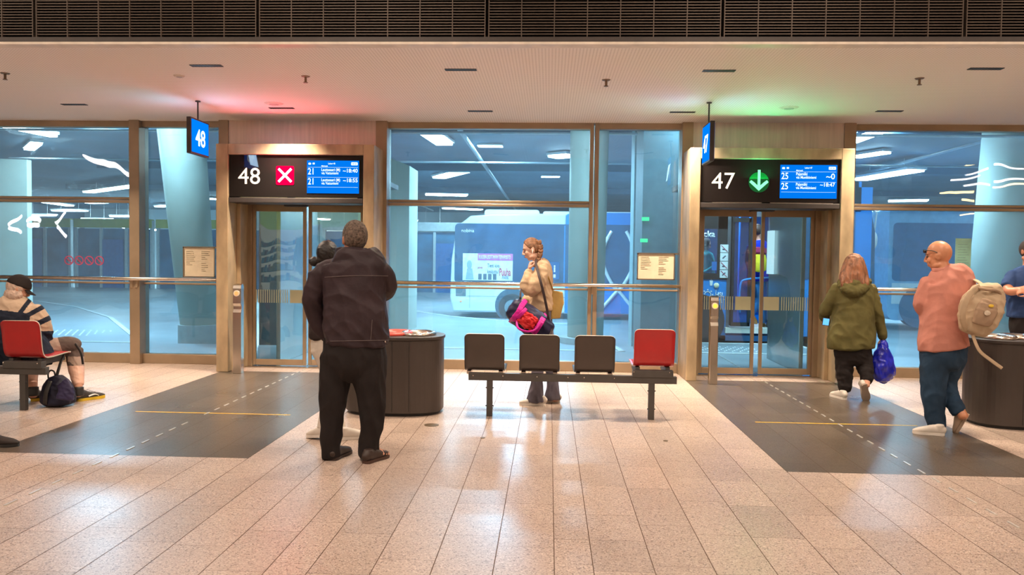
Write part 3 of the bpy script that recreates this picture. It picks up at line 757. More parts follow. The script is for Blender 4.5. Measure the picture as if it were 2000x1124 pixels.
# =================================================================== BINS
def make_bin(label, cx, cy, wx, wy, h, seam):
    t = thing('waste_bin', label, 'waste bin', (cx, cy, 0), 'oval dark recycling bins')
    def oval(sx, sy, n=56, p=2.7):
        out = []
        for k in range(n):
            a = 2*PI*k/n; c, s = math.cos(a), math.sin(a)
            out.append((cx+sx*math.copysign(abs(c)**(2/p), c), cy+sy*math.copysign(abs(s)**(2/p), s)))
        return out
    bm = BM(); prism(bm, oval(wx-0.03, wy-0.03), 0, 0.035, 'z'); obj('plinth', bm, M_BLACK, t)
    bm = BM(); prism(bm, oval(wx, wy), 0.03, h-0.03, 'z'); obj('body', bm, mat('bin brown black enamel', (0.060, 0.047, 0.042), 0.42, 0.1, 0.06, 2), t, bevel=0.004)
    bm = BM(); prism(bm, oval(wx+0.012, wy+0.012), h-0.03, h, 'z'); obj('top_plate', bm, M_DARK, t, bevel=0.006)
    # seams of the doors: fine dark gaps
    bm = BM()
    for sx in (-0.33, 0.06, 0.40):
        x = cx+wx*sx; c = abs(sx)**(2.7); yy = cy-wy*(1-c)**(1/2.7)
        box(bm, (x-0.0015, yy-0.003, 0.05), (x+0.0015, yy+0.004, h-0.045))
    obj('door_seam', bm, M_BLACK, t)
    # steel bowl openings
    for k, (ox, m, lab) in enumerate(((0.48, M_STEEL, None), (-0.02, M_STEEL if seam else mat('red lid', (0.62, 0.07, 0.05), 0.4), None if seam else 'red ring lid'), (-0.52, M_STEEL, None))):
        bm = BM()
        n = 30; c0 = (cx+wx*ox, cy)
        for j in range(n):
            a0, a1 = 2*PI*j/n, 2*PI*(j+1)/n
            def pp(a, r1, z): return (c0[0]+wx*0.36*r1*math.cos(a), c0[1]+wy*0.70*r1*math.sin(a), z)
            prof = [(1.0, h), (1.03, h+0.012), (0.95, h+0.03), (0.80, h+0.028), (0.62, h-0.0), (0.60, h-0.01)]
            for q in range(len(prof)-1):
                v = [bm.verts.new(pp(a0, *prof[q])), bm.verts.new(pp(a1, *prof[q])), bm.verts.new(pp(a1, *prof[q+1])), bm.verts.new(pp(a0, *prof[q+1]))]
                bm.faces.new(v)
        bmesh.ops.remove_doubles(bm, verts=bm.verts, dist=1e-5)
        o = obj('opening_ring', bm, m, t, smooth=True)
        if lab: o['label'] = lab
        bm = BM(); prism(bm, [(c0[0]+wx*0.225*math.cos(2*PI*j/n), c0[1]+wy*0.43*math.sin(2*PI*j/n)) for j in range(n)], h+0.0005, h+0.002, 'z'); obj('opening', bm, M_BLACK, o)
    if seam:
        bm = BM(); ball(bm, (cx+wx*0.30, cy-wy*0.99-0.0, h-0.09), (0.016, 0.008, 0.016), 14, 8); obj('lock', bm, M_STEEL, t, smooth=True)
    return t
c = G(770, 818)
make_bin('dark oval recycling bin with red and steel lid rings behind the man in black', -1.475, 7.60, 0.465, 0.32, 0.745, 0)
make_bin('dark oval recycling bin at the right edge by the man in pink', 4.42, 7.62, 0.465, 0.34, 0.805, 1)
# =================================================================== BUS HALL BEYOND THE GLASS
ZR = -0.15; ZO = 4.3
M_ROAD = mat('blue grey asphalt', (0.27, 0.33, 0.35), 0.35, 0, 0.10, 0.8, bump=0.05, bscale=80)
M_PLAT = mat('pale platform paving', (0.24, 0.31, 0.34), 0.42, 0, 0.06, 1.5)
M_KERB = mat('pale kerb stone', (0.62, 0.68, 0.68), 0.6)
M_NAVY = mat('dark soffit', (0.08, 0.15, 0.21), 0.6, 0, 0.12, 0.6)
M_PALE = mat('pale green concrete', (0.46, 0.50, 0.41), 0.7, 0, 0.05, 1.2)
struct('ground', boxbm(((-30, YW+0.3, -0.3), (34, 55, ZR))), M_ROAD, 'asphalt roadway of the bus hall')
struct('ground', boxbm(((-13, YW+0.25, -0.3), (13, 12.9, -0.004))), M_PLAT, 'narrow platform outside the gates')
def island(pts, label):
    bm = BM(); prism(bm, pts, -0.3, -0.006, 'z'); struct('ground', bm, M_PLAT, label)
    bm = BM()
    for i in range(len(pts)):
        a = Vector(pts[i]); b = Vector(pts[(i+1) % len(pts)]); d = (b-a).normalized(); n = Vector((-d.y, d.x))*0.045
        prism(bm, [tuple(a-n-d*0.05), tuple(b-n+d*0.05), tuple(b+n+d*0.05), tuple(a+n-d*0.05)], -0.28, 0.004, 'z')
    struct('ground', bm, M_KERB, 'pale kerb around '+label)
def gl(ps): return [tuple(G(x, y, 0.0)[:2]) for x, y in ps]
k1 = gl([(430, 668), (265, 660), (215, 620), (150, 600), (70, 588), (-60, 584)])
island([(-24, 12.9), (k1[1][0]+0.5, 12.9)]+k1[1:]+[(-24, k1[-1][1])], 'the left bus island')
k2 = gl([(1130, 634), (1000, 628), (880, 618), (760, 600)])
island([(-3.9, 12.9), (1.2, 12.9)]+k2+[(-5.2, k2[-1][1])], 'the middle bus island')
k3 = gl([(1300, 655), (1400, 655), (1520, 662)])
island([(1.75, 12.9), (4.6, 12.9), (4.4, 14.45), (1.75, 14.45)], 'the bus stop edge at gate 47')
# tactile studs
def studs(xa, xb, ya, yb, label, sk):
    bm = BM(); rr = random.Random(2)
    y = ya; j = 0
    while y < yb:
        x = xa+(0.06 if j % 2 else 0)
        while x < xb:
            ball(bm, (x+sk*(y-ya), y, -0.004), (0.012, 0.035, 0.008), 8, 4); x += 0.13
        y += 0.13; j += 1
    tag(obj('tactile_studs', bm, mat('white stud', (0.85, 0.92, 0.95), 0.4)), label, 'tactile paving', kind='stuff')
c = G(60, 650); studs(c.x+0.2, c.x+1.3, c.y-0.3, c.y+0.7, 'rows of small white tactile studs on the platform seen through the left window', 0)
c = G(1390, 690); studs(2.0, 3.5, 13.2, 13.9, 'rows of small white tactile studs on the platform outside gate 47', 0)
first = tag(obj('guide_strip', guide(2.683, 10.85), M_STRIP), 'steel guide strip outside the door of gate 47', 'guide strip', 'guide strips outside gate 47')
for k in range(1, 10):
    c = first.copy(); COL.objects.link(c); c.location.y += 0.21*k
struct('ceiling', boxbm(((-30, YW+0.25, ZO), (34, 55, ZO+0.2))), M_NAVY, 'dark soffit of the bus hall')
struct('wall_far', boxbm(((-30, 50, ZR), (34, 50.3, ZO))), mat('dim blue wall', (0.50, 0.60, 0.64), 0.7, 0, 0.15, 0.3), 'far wall of the bus hall')
struct('wall_left', boxbm(((-30.2, YW+0.3, ZR), (-30, 55, ZO))), M_NAVY, 'left wall of the bus hall')
struct('wall_right', boxbm(((34, YW+0.3, ZR), (34.2, 55, ZO))), M_NAVY, 'right wall of the bus hall')
for (x0, x1, y, z) in ((-12, 12, 16.5, 4.1), (-14, 16, 24, 4.1), (-20, 22, 32, 4.1)): struct('ceiling_beam', boxbm(((x0, y, z), (x1, y+0.5, ZO))), M_NAVY, 'downstand beam of the bus hall ceiling')
for (x, y0, y1, z, r) in ((-6.5, 13, 44, 4.05, 0.04), (-1.8, 12, 44, 4.0, 0.05), (4.8, 12, 44, 4.0, 0.05), (9, 13, 44, 4.05, 0.04)):
    bm = BM(); tube(bm, [(x, y0, z), (x, y1, z)], r, n=10)
    tag(obj('ceiling_pipe', bm, mat('grey pipe', (0.35, 0.42, 0.45), 0.4, 0.3)), 'long grey pipe under the bus hall ceiling', 'pipe', 'ceiling pipes of the bus hall')
for (y, z) in ((14.6, 3.8), (20.0, 3.9)):
    bm = BM(); tube(bm, [(-14, y, z), (14, y, z-0.05)], 0.025, n=8)
    tag(obj('ceiling_pipe', bm, mat('grey pipe', (0.35, 0.42, 0.45), 0.4, 0.3)), 'thin pipe running across the bus hall', 'pipe', 'ceiling pipes of the bus hall')

# far side of the bus hall: bays with posts, doors and yellow signs
M_FARG = mat('far bay glass', (0.05, 0.17, 0.30), 0.2, 0, 0.2, 1.0, spec=0.6); M_FARP = mat('far bay post', (0.45, 0.55, 0.58), 0.5)
for i in range(14):
    x = -26+i*3.9
    t = thing('far_gate_bay', 'glazed gate bay on the far side of the bus hall', 'gate bay', (x, 36, ZR), 'far gate bays')
    obj('bay_glass', boxbm(((x, 36.1, ZR), (x+3.7, 36.2, 2.6))), M_FARG, t)
    for q in (0.0, 1.2, 2.4, 3.6): obj('bay_post', boxbm(((x+q, 36.0, ZR), (x+q+0.12, 36.2, 3.0))), M_FARP, t)
    obj('fascia', boxbm(((x, 35.95, 2.65), (x+3.7, 36.2, 3.05))), mat('far yellow fascia', (0.46, 0.50, 0.10), 0.6) if i in (0, 1, 2) else M_FARP, t)
    obj('far_door', boxbm(((x+1.3, 36.02, ZR), (x+2.3, 36.08, 2.1))), mat('far door blue', (0.03, 0.16, 0.42), 0.4), t)
# columns
def column(label, b, tp, r0, r1, base_r, base_h):
    t = thing('column', label, 'column', (b[0], b[1], ZR))
    bm = BM(); n = 32
    A = [bm.verts.new((b[0]+r0*math.cos(2*PI*k/n), b[1]+r0*math.sin(2*PI*k/n), ZR)) for k in range(n)]
    B = [bm.verts.new((tp[0]+r1*math.cos(2*PI*k/n), tp[1]+r1*math.sin(2*PI*k/n), ZO)) for k in range(n)]
    bm.faces.new(A[::-1]); bm.faces.new(B)
    for k in range(n): bm.faces.new((A[k], A[(k+1) % n], B[(k+1) % n], B[k]))
    obj('shaft', bm, M_PALE, t, smooth=False)
    for p in t.children[0].data.polygons: p.use_smooth = len(p.vertices) == 4
    bm = BM(); cyl(bm, (b[0]+(tp[0]-b[0])*0.05, b[1]), base_r, ZR, base_h, 32); obj('base_drum', bm, mat('base concrete', (0.40, 0.48, 0.47), 0.7), t)
    return t
pb = P(388, 650, 13.4); pt = P(352, 260, 13.4)
column('leaning pale round column behind the narrow left window', (pb.x+0.05, 13.4), (pt.x-0.05, 13.4), 0.30, 0.40, 0.36, 0.28)
pb = P(1143, 640, 14.2)
column('pale round column on a drum base behind the middle window', (pb.x, 14.2), (P(1152, 262, 14.2).x, 14.2), 0.32, 0.345, 0.47, 0.10)
pb = P(1925, 640, 15.5)
column('pale leaning column behind the right window', (pb.x, 15.5), (P(1985, 262, 15.5).x, 15.5), 0.38, 0.55, 0.6, 0.1)
# pale wall blocks
def slab(label, x0, x1, Y, zt, zt2=None, d=0.6, m=None, z0=None):
    bm = BM(); prism(bm, [(x0, ZR if z0 is None else z0), (x1, ZR if z0 is None else z0), (x1, zt2 if zt2 is not None else zt), (x0, zt)], Y, Y+d)
    return struct('wall_block', bm, m or M_PALE, label)
slab('pale wall block at the far left', P(-260, 300, 16.2).x, P(52, 300, 16.2).x, 16.2, P(0, 303, 16.2).z, P(52, 312, 16.2).z, 0.15)
slab('pale wall block with slanted top left of the bus', P(700, 300, 15.6).x, P(800, 300, 15.6).x, 15.6, P(740, 285, 15.6).z, P(800, 324, 15.6).z, 1.0)
slab('dark wall pier right of the narrow middle window', P(1255, 400, 13.6).x, P(1362, 400, 13.6).x, 13.6, ZO, None, 1.1, mat('dark teal wall', (0.09, 0.16, 0.17), 0.6))
slab('dark pillar outside gate 48', P(506, 500, 13.2).x, P(541, 500, 13.2).x, 13.2, 2.9, None, 0.5, mat('dark pillar', (0.06, 0.075, 0.075), 0.5))
slab('pale pier between the buses', P(1238, 400, 15.0).x, P(1256, 400, 15.0).x, 15.0, ZO, None, 0.6, mat('pier teal', (0.22, 0.36, 0.38), 0.6))
for x, y0, y1 in ((-3.72, 10.75, 12.5), (3.38, 10.75, 12.3)):
    struct('wall_fin', boxbm(((x-0.03, y0, -0.004), (x+0.03, y1, 2.6))), mat('cool steel cladding', (0.42, 0.46, 0.47), 0.25, 0.85, 0.12, 2.0, stretch=(1, 1, 0.3), bump=0.25, bscale=2.5), 'steel clad side wall of the porch outside a gate', bevel=0.01)
for (x0, x1) in ((-3.95, -2.42), (1.90, 3.45)):
    struct('ceiling', boxbm(((x0, YW+0.12, 2.55), (x1, 12.6, 2.62))), mat('dark porch soffit', (0.10, 0.09, 0.08), 0.5), 'porch roof outside a gate')
bm = boxbm(((3.30, 12.0, 1.30), (3.345, 12.24, 1.95)))
t = tag(obj('lit_notice', bm, emis('lit notice white', (0.55, 0.85, 1.0), 1.2)), 'white lit notice on the steel porch wall of gate 47', 'notice')
for k in range(9): box
# exit lamp
for (px, py, Y, lab) in ((1246, 428, 13.55, 'small green lit exit sign on the dark pier, upper one'), (1243, 470, 13.55, 'small green lit exit sign on the dark pier, lower one')):
    c = P(px+16, py, Y); tag(obj('exit_sign', boxbm(((c.x-0.07, Y-0.02, c.z-0.03), (c.x+0.05, Y+0.04, c.z+0.03))), emis('green exit glow', (0.05, 0.9, 0.35), 1.5)), lab, 'exit sign')

# fluorescent lamps of the bus hall: (two ends in the photo, width m, ceiling height)
M_TUBE = emis('cool white tube', (0.72, 0.93, 1.0), 34.0)
def lamp(p0, p1, w, z=4.12, lab='white fluorescent lamp on the bus hall ceiling', grp='fluorescent lamps of the bus hall', m=None):
    z = 4.16
    while z > 2.3:
        a = G(p0[0], p0[1], z); b = G(p1[0], p1[1], z)
        if max(a.y, b.y) < 44 and abs(a.x) < 29 and abs(b.x) < 29 and not any(min(a.y, b.y)-0.7 < q < max(a.y, b.y)+0.3 and z > 3.9 for q in (16.5, 24, 32)): break
        z -= 0.02
    w = w*1.15*(min(1.0, max(0.45, a.y/30.0)) if a.y > 20 else 1)
    t = thing('fluorescent_lamp', lab, 'lamp', ((a.x+b.x)/2, (a.y+b.y)/2, z), grp)
    d = (b-a); L_ = d.length; d.normalize(); n = Vector((-d.y, d.x, 0))*w/2
    bm = BM(); prism(bm, [tuple((a+n)[:2]), tuple((b+n)[:2]), tuple((b-n)[:2]), tuple((a-n)[:2])], z, z+0.05, 'z'); obj('diffuser', bm, m or M_TUBE, t)
    n = n*1.25
    bm = BM(); prism(bm, [tuple((a+n-d*0.03)[:2]), tuple((b+n+d*0.03)[:2]), tuple((b-n+d*0.03)[:2]), tuple((a-n-d*0.03)[:2])], z+0.05, z+0.11, 'z'); obj('housing', bm, M_WHITE, t)
    if z < 4.15:
        bm = BM()
        for q in (a*0.8+b*0.2, a*0.2+b*0.8): tube(bm, [(q.x, q.y, z+0.10), (q.x, q.y, ZO-0.012)], 0.008, n=6)
        obj('suspension', bm, M_WHITE, t)
for p0, p1, w in (((-5, 246), (105, 268), 0.16), ((57, 294), (72, 282), 0.30), ((172, 377), (262, 365), 0.34), ((0, 394), (48, 397), 0.4), ((80, 395), (136, 403), 0.4), ((176, 398), (242, 395), 0.5),
                  ((108, 413), (165, 413), 0.5), ((55, 422), (102, 422), 0.5), ((168, 430), (212, 430), 0.5), ((220, 424), (258, 424), 0.4), ((225, 441), (262, 449), 0.35), ((270, 456), (300, 450), 0.3), ((345, 460), (360, 460), 0.5), ((400, 470), (412, 470), 0.5), ((355, 425), (400, 433), 0.3), ((770, 421), (802, 421), 0.4),
                  ((836, 262), (868, 284), 0.34), ((857, 349), (908, 336), 0.42), ((832, 381), (912, 383), 0.60), ((1080, 309), (1116, 306), 0.55), ((868, 408), (938, 411), 0.55), ((822, 442), (868, 444), 0.5), ((800, 432), (812, 432), 0.5),
                  ((1662, 280), (1712, 262), 0.20), ((1672, 309), (1732, 300), 0.32), ((1678, 353), (1790, 335), 0.50), ((1736, 394), (1812, 393), 0.55), ((1730, 434), (1794, 434), 0.45), ((1712, 448), (1796, 446), 0.9),
                  ((605, 428), (640, 430), 0.4), ((520, 452), (545, 452), 0.4), ((556, 430), (585, 434), 0.35), ((640, 455), (680, 455), 0.5), ((310, 405), (325, 403), 0.4), ((408, 390), (420, 390), 0.4)):
    lamp(p0, p1, w, 4.12)
# fill panels added overhead to brighten the bus hall and buses with cool light
for (x, y, e) in ((-9, 15.5, 330), (-1.0, 17.5, 300), (6.5, 16.5, 360), (-9, 25, 500), (0, 27, 600), (9, 25, 500), (14, 18, 300), (-3.2, 12.1, 30), (-6.5, 12.2, 70), (0, 12.2, 70), (5.8, 12.2, 90), (2.7, 13.4, 150), (-1.5, 19.7, 160)):
    t = thing('fill_panel', 'cool fill panel added overhead to brighten the bus hall', 'lamp', (x, y, ZO-0.06), 'added fill panels of the bus hall')
    if abs(x+3.2) < 0.01: t.location.z = 2.53
    zz = t.location.z; t.matrix_basis = Matrix.Translation((x, y, zz))
    obj('panel_frame', boxbm(((x-0.32, y-0.17, zz+0.01), (x+0.32, y+0.17, zz+0.04))), M_WHITE, t)
    area('fill_panel_light', (0, 0, 0), (0.6, 0.3), e*1.8, COOL, parent=t)

# ------------------------------------------------------------------ buses
M_BWHITE = mat('bus white paint', (0.72, 0.80, 0.80), 0.3, 0, 0.02, 2, coat=0.4)
M_BBLUE = mat('bus blue paint', (0.004, 0.24, 0.66), 0.3, 0, 0.03, 2, coat=0.4)
M_BGLASS = mat('bus dark glass', (0.03, 0.10, 0.19), 0.06, 0.0, 0.1, 3, spec=0.8)
M_TYRE = mat('tyre rubber', (0.03, 0.035, 0.04), 0.7)
def bus_white():
    Y = 21.3; d = 2.5
    X0 = P(878, 500, Y).x; X1 = P(1640, 500, Y).x
    zt = P(960, 418, Y).z; zb = P(960, 610, Y).z; zl = P(960, 551, Y).z
    t = thing('bus', 'white and blue city bus seen from the side beyond the middle window', 'bus', ((X0+X1)/2, Y+1.25, ZR))
    xm = P(1105, 500, Y).x
    prof = [(X0+0.10, zb), (X0+0.02, zb+0.4), (X0+0.05, zl+0.6), (X0+0.18, zt-0.35), (X0+0.55, zt-0.06), (X0+1.2, zt), (xm, zt+0.02), (xm, zb)]
    bm = BM(); prism(bm, prof, Y, Y+d); obj('white_body', bm, M_BWHITE, t, bevel=0.04)
    bm = BM(); prism(bm, [(xm, zb), (xm, zt+0.02), (xm+0.7, zt+0.06), (X1, zt+0.06), (X1, zb)], Y, Y+d); obj('blue_body', bm, M_BBLUE, t, bevel=0.03)
    bm = BM(); prism(bm, rrect(X0+0.9, X0+2.4, zt-0.05, zt+0.14, 0.08), Y+0.4, Y+2.1); prism(bm, rrect(X0+2.5, xm+1.8, zt-0.05, zt+0.10, 0.06), Y+0.3, Y+2.2); obj('roof_pod', bm, M_BWHITE, t)
    bm = BM(); prism(bm, rrect(X0+0.14, xm+2.0, zl-0.05, zt-0.26, 0.12), Y-0.012, Y+0.02); w = obj('window_band', bm, M_BGLASS, t)
    bm = BM(); box(bm, (xm-0.05, Y-0.016, zl), (xm-0.02, Y, zt-0.3)); box(bm, (xm+0.55, Y-0.016, zl), (xm+0.60, Y, zt-0.3)); obj('window_pillar', bm, M_BBLUE, t)
    # lower panels, lamps, grille
    obj('panel_line', boxbm(((X0+0.5, Y-0.004, zb+0.42), (xm, Y, zb+0.43)), ((X0+0.55, Y-0.004, zb+0.1), (X0+0.56, Y, zl-0.1)), ((X0+1.9, Y-0.004, zb+0.1), (X0+1.91, Y, zl-0.1))), mat('panel gap', (0.3, 0.36, 0.38), 0.6), t)
    obj('grille', boxbm(((X0+0.18, Y-0.008, zb+0.42), (X0+0.45, Y, zb+0.70))), mat('grille dark', (0.15, 0.2, 0.22), 0.6), t)
    bm = BM(); ball(bm, (X0+0.32, Y-0.01, zb+0.28), (0.03, 0.02, 0.02), 10, 6); ball(bm, (X0+2.08, Y-0.01, zb+0.22), (0.025, 0.02, 0.025), 10, 6); obj('side_lamp', bm, emis('amber', (1, 0.55, 0.3), 1.5), t)
    for px in (1000, 1520):
        c = P(px, 597, Y); bm = BM(); n = 32
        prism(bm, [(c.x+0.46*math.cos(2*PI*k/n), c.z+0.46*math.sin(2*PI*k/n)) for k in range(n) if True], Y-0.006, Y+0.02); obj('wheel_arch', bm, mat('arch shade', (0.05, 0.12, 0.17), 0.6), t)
        bm = BM(); prism(bm, [(c.x+0.36*math.cos(2*PI*k/n), c.z-0.05+0.36*math.sin(2*PI*k/n)) for k in range(n)], Y-0.03, Y+0.2); wh = obj('wheel', bm, M_TYRE, t)
        bm = BM(); prism(bm, [(c.x+0.2*math.cos(2*PI*k/n), c.z-0.05+0.2*math.sin(2*PI*k/n)) for k in range(n)], Y-0.045, Y-0.02)
        for k in range(8): ball(bm, (c.x+0.13*math.cos(2*PI*k/8), Y-0.05, c.z-0.05+0.13*math.sin(2*PI*k/8)), (0.018, 0.015, 0.018), 6, 4)
        obj('hub', bm, mat('hub steel', (0.3, 0.38, 0.42), 0.4, 0.6), wh)
    # advert poster
    a = P(904, 495, Y-0.03); b = P(1001, 549, Y-0.03); hd = P(933, 509, Y-0.03)
    po = obj('advert', boxbm(((a.x, Y-0.03, b.z), (b.x, Y-0.013, a.z))), mat('poster white', (0.75, 0.82, 0.80), 0.5), t)
    obj('advert_header', boxbm(((hd.x, Y-0.034, hd.z), (b.x, Y-0.031, a.z))), mat('poster magenta', (0.62, 0.16, 0.52), 0.5), po)
    w = b.x-hd.x
    bm = BM(); wtext(bm, 'KUUDEN LEGITTAVAN TERVAPUISTO', hd.x+0.03*w, Y-0.035, hd.z+0.045, 0.10, narrow=0.355, bold=0.02); obj('advert_header_lettering', bm, M_BWHITE, po)
    bm = BM(); wtext(bm, 'Tiesti kiva', hd.x+0.28*w, Y-0.032, hd.z-0.18, 0.10, narrow=0.55, bold=0.02); wtext(bm, 'kesäjuttu?', hd.x+0.28*w, Y-0.032, hd.z-0.34, 0.10, narrow=0.55, bold=0.02)
    for k in range(4): box(bm, (hd.x+(0.02+0.14*k)*w, Y-0.033, b.z+0.02), (hd.x+(0.12+0.14*k)*w, Y-0.031, b.z+0.18))
    obj('advert_dark_lettering', bm, mat('poster ink', (0.10, 0.14, 0.18), 0.6), po)
    bm = BM(); wtext(bm, 'Puuha', hd.x+0.62*w, Y-0.033, hd.z-0.40, 0.20, narrow=0.45, bold=0.03); wtext(bm, 'päivät', hd.x+0.0*w, Y-0.032, hd.z-0.22, 0.07, narrow=0.6, bold=0.02)
    obj('advert_red_lettering', bm, mat('poster red', (0.60, 0.07, 0.12), 0.6), po)
    bm = BM(); wtext(bm, 'PARK', hd.x+0.70*w, Y-0.033, hd.z-0.50, 0.09, narrow=0.6, bold=0.02); obj('advert_blue_lettering', bm, mat('poster blue', (0.1, 0.2, 0.5), 0.6), po)
    # a plain generic figure on the poster
    bm = BM(); ball(bm, (a.x+0.18, Y-0.032, b.z+0.42), (0.07, 0.006, 0.12), 12, 8); prism(bm, [(a.x+0.08, b.z+0.02), (a.x+0.30, b.z+0.02), (a.x+0.26, b.z+0.32), (a.x+0.12, b.z+0.32)], Y-0.034, Y-0.031)
    obj('advert_figure', bm, mat('figure grey blue', (0.30, 0.42, 0.50), 0.6), po)
    bm = BM(); wtext(bm, 'nobina', X0+0.32, Y-0.02, zt-0.50, 0.09, bold=0.01); obj('operator_lettering', bm, M_BWHITE, t)
    # white loop ornament on the blue flank
    bm = BM()
    cx = P(1208, 500, Y).x
    for s in (-1, 1):
        pts = []
        for k in range(15):
            u = -1+2*k/14
            zz = zb+0.12+(zt-0.55-zb)*(k/14)
            ww = 0.40*math.sin(PI*min(1, max(0, (k-3)/13.0))) if k > 3 else -0.42*(1-k/3.5)
            pts.append((cx+s*ww*1.05, Y-0.02, zz))
        tube(bm, pts, 0.045, n=8, sub=3)
    obj('loop_ornament', bm, M_BWHITE, t)
    c = P(1085, 545, Y); bm = BM(); prism(bm, rrect(c.x-0.16, c.x+0.10, c.z-0.02, c.z+0.45, 0.04), Y-0.03, Y-0.013)
    s = obj('blue_pictogram_panel', bm, emis('lit blue panel', (0.05, 0.35, 1.0), 0.7), t)
    bm = BM(); ball(bm, (c.x-0.03, Y-0.035, c.z+0.34), (0.025, 0.005, 0.025), 8, 6); box(bm, (c.x-0.05, Y-0.036, c.z+0.18), (c.x-0.01, Y-0.031, c.z+0.31)); box(bm, (c.x-0.06, Y-0.036, c.z+0.03), (c.x-0.0, Y-0.031, c.z+0.12)); obj('pictogram', bm, M_SCRTXT, s)
bus_white()

def bus_blue():
    Y = 14.7; d = 2.5
    X0 = P(1275, 500, Y).x+3; X1 = P(1712, 500, Y).x
    zt = 2.95; zb = 0.02
    t = thing('bus', 'blue city bus with open door outside gate 47', 'bus', ((X0+X1)/2, Y+1.25, ZR))
    xd0 = P(1420, 500, Y).x; xd1 = P(1512, 500, Y).x; zw = P(1400, 543, Y).z; zd = P(1450, 418, Y).z; zf = P(1450, 640, Y).z
    bm = BM()
    box(bm, (X0-3, Y, zb), (xd0, Y+0.10, zw)); box(bm, (X0-3, Y, zd+0.06), (X1-0.3, Y+0.10, zt)); box(bm, (xd1, Y, zb), (X1-0.1, Y+0.10, zt-0.1))
    box(bm, (X0-3, Y, zt-0.1), (X1-0.35, Y+d, zt)); box(bm, (X0-3, Y+d-0.1, zb), (X1-0.1, Y+d, zt)); box(bm, (X0-3, Y, zb), (X1-0.1, Y+d, zb+0.10))
    obj('body', bm, M_BBLUE, t)
    # front with sloping windscreen
    bm = BM(); prism(bm, [(X1-0.35, zb+0.9), (X1, zb+0.9), (X1-0.02, zt-0.9), (X1-0.16, zt-0.25), (X1-0.4, zt-0.02), (X1-0.5, zt-0.02)], Y+0.02, Y+d-0.02); obj('windscreen', bm, M_BGLASS, t, bevel=0.03)
    bm = BM(); prism(bm, rrect(xd1+0.02, X1-0.4, zw, zt-0.45, 0.08), Y-0.01, Y+0.01); obj('driver_window', bm, M_BGLASS, t)
    bm = BM(); ball(bm, (X1+0.02, Y+0.2, 1.9), (0.06, 0.1, 0.16), 12, 8); tube(bm, [(X1-0.15, Y+0.15, 2.55), (X1+0.05, Y+0.18, 2.4), (X1+0.02, Y+0.2, 2.0)], 0.02); obj('mirror', bm, M_WHITE, t, smooth=True)
    # window over the flank
    obj('side_window', boxbm(((X0-3, Y-0.01, zw), (xd0-0.16, Y+0.02, zd-0.0))), glass('bus window glass', (0.72, 0.82, 0.90), 0.02, 0.0), t)
    obj('window_pillar', boxbm(((xd0-0.17, Y-0.012, zw), (xd0, Y+0.06, zd+0.08)), ((X0-3, Y-0.012, zd-0.28), (xd0, Y+0.03, zd+0.08)), ((X0-3, Y-0.014, zw-0.03), (xd0, Y+0.03, zw+0.08))), M_BLACK, t)
    # doorway: dark frame, folded leaves, handrail
    obj('door_frame', boxbm(((xd0, Y-0.02, zf), (xd0+0.06, Y+0.2, zd)), ((xd1-0.06, Y-0.02, zf), (xd1, Y+0.2, zd)), ((xd0, Y-0.02, zd-0.05), (xd1, Y+0.2, zd+0.06))), mat('door frame grey', (0.16, 0.18, 0.20), 0.4, 0.5), t)
    lf = obj('door_leaf', boxbm(((xd0+0.07, Y-0.10, zf+0.03), (xd0+0.11, Y+0.40, zd-0.06)), ((xd0+0.07, Y-0.12, zf+0.03), (xd0+0.40, Y-0.08, zf+0.10)), ((xd0+0.07, Y-0.12, zd-0.16), (xd0+0.40, Y-0.08, zd-0.08)), ((xd0+0.36, Y-0.12, zf+0.03), (xd0+0.41, Y-0.08, zd-0.08))), M_BLACK, t)
    obj('leaf_glass', boxbm(((xd0+0.11, Y-0.105, zf+0.10), (xd0+0.36, Y-0.095, zd-0.16))), MATS['bus window glass'], lf)
    bm = BM(); tube(bm, [(xd0+0.22, Y-0.14, 0.55), (xd0+0.22, Y-0.14, 1.05), (xd0+0.35, Y-0.14, 1.16), (xd0+0.85, Y-0.02, 1.20)], 0.018, n=8, sub=4); obj('grab_rail', bm, M_BBLUE, t, smooth=True)
    obj('step', boxbm(((xd0-0.02, Y-0.10, zf-0.10), (xd1+0.3, Y+1.0, zf))), mat('pale step', (0.62, 0.66, 0.60), 0.5), t)
    obj('skirt', boxbm(((X0-3, Y+0.12, ZR+0.02), (X1-0.6, Y+0.6, zb+0.02))), mat('bus underside', (0.05, 0.035, 0.03), 0.7), t)
    # interior
    obj('interior_wall', boxbm(((X0-2.9, Y+d-0.14, 0.4), (X1-0.6, Y+d-0.11, zt-0.15))), mat('bus lining', (0.06, 0.12, 0.25), 0.5), t)
    for x, y in ((xd0+0.15, Y+1.7), (xd0-0.5, Y+1.7), (xd0+0.15, Y+1.1), (xd0-1.1, Y+1.7)):
        st = obj('bus_seat', boxbm(((x-0.2, y-0.2, 0.75), (x+0.2, y+0.2, 0.85)), ((x-0.22, y-0.2, 0.80), (x-0.14, y+0.2, 1.40))), mat('bus seat blue', (0.02, 0.14, 0.55), 0.7), t, bevel=0.03)
    for x in (xd0+0.5, xd1-0.15):
        bm = BM(); tube(bm, [(x, Y+1.2, zf), (x, Y+1.2, zt-0.15)], 0.018); obj('pole', bm, mat('pole blue', (0.03, 0.25, 0.9), 0.3), t)
    area('bus_cabin_light', (xd0-0.1-t.location.x, Y+0.8-t.location.y, zt-0.2-t.location.z), (1.8, 0.3), 75, (0.6, 0.8, 1.0), parent=t)
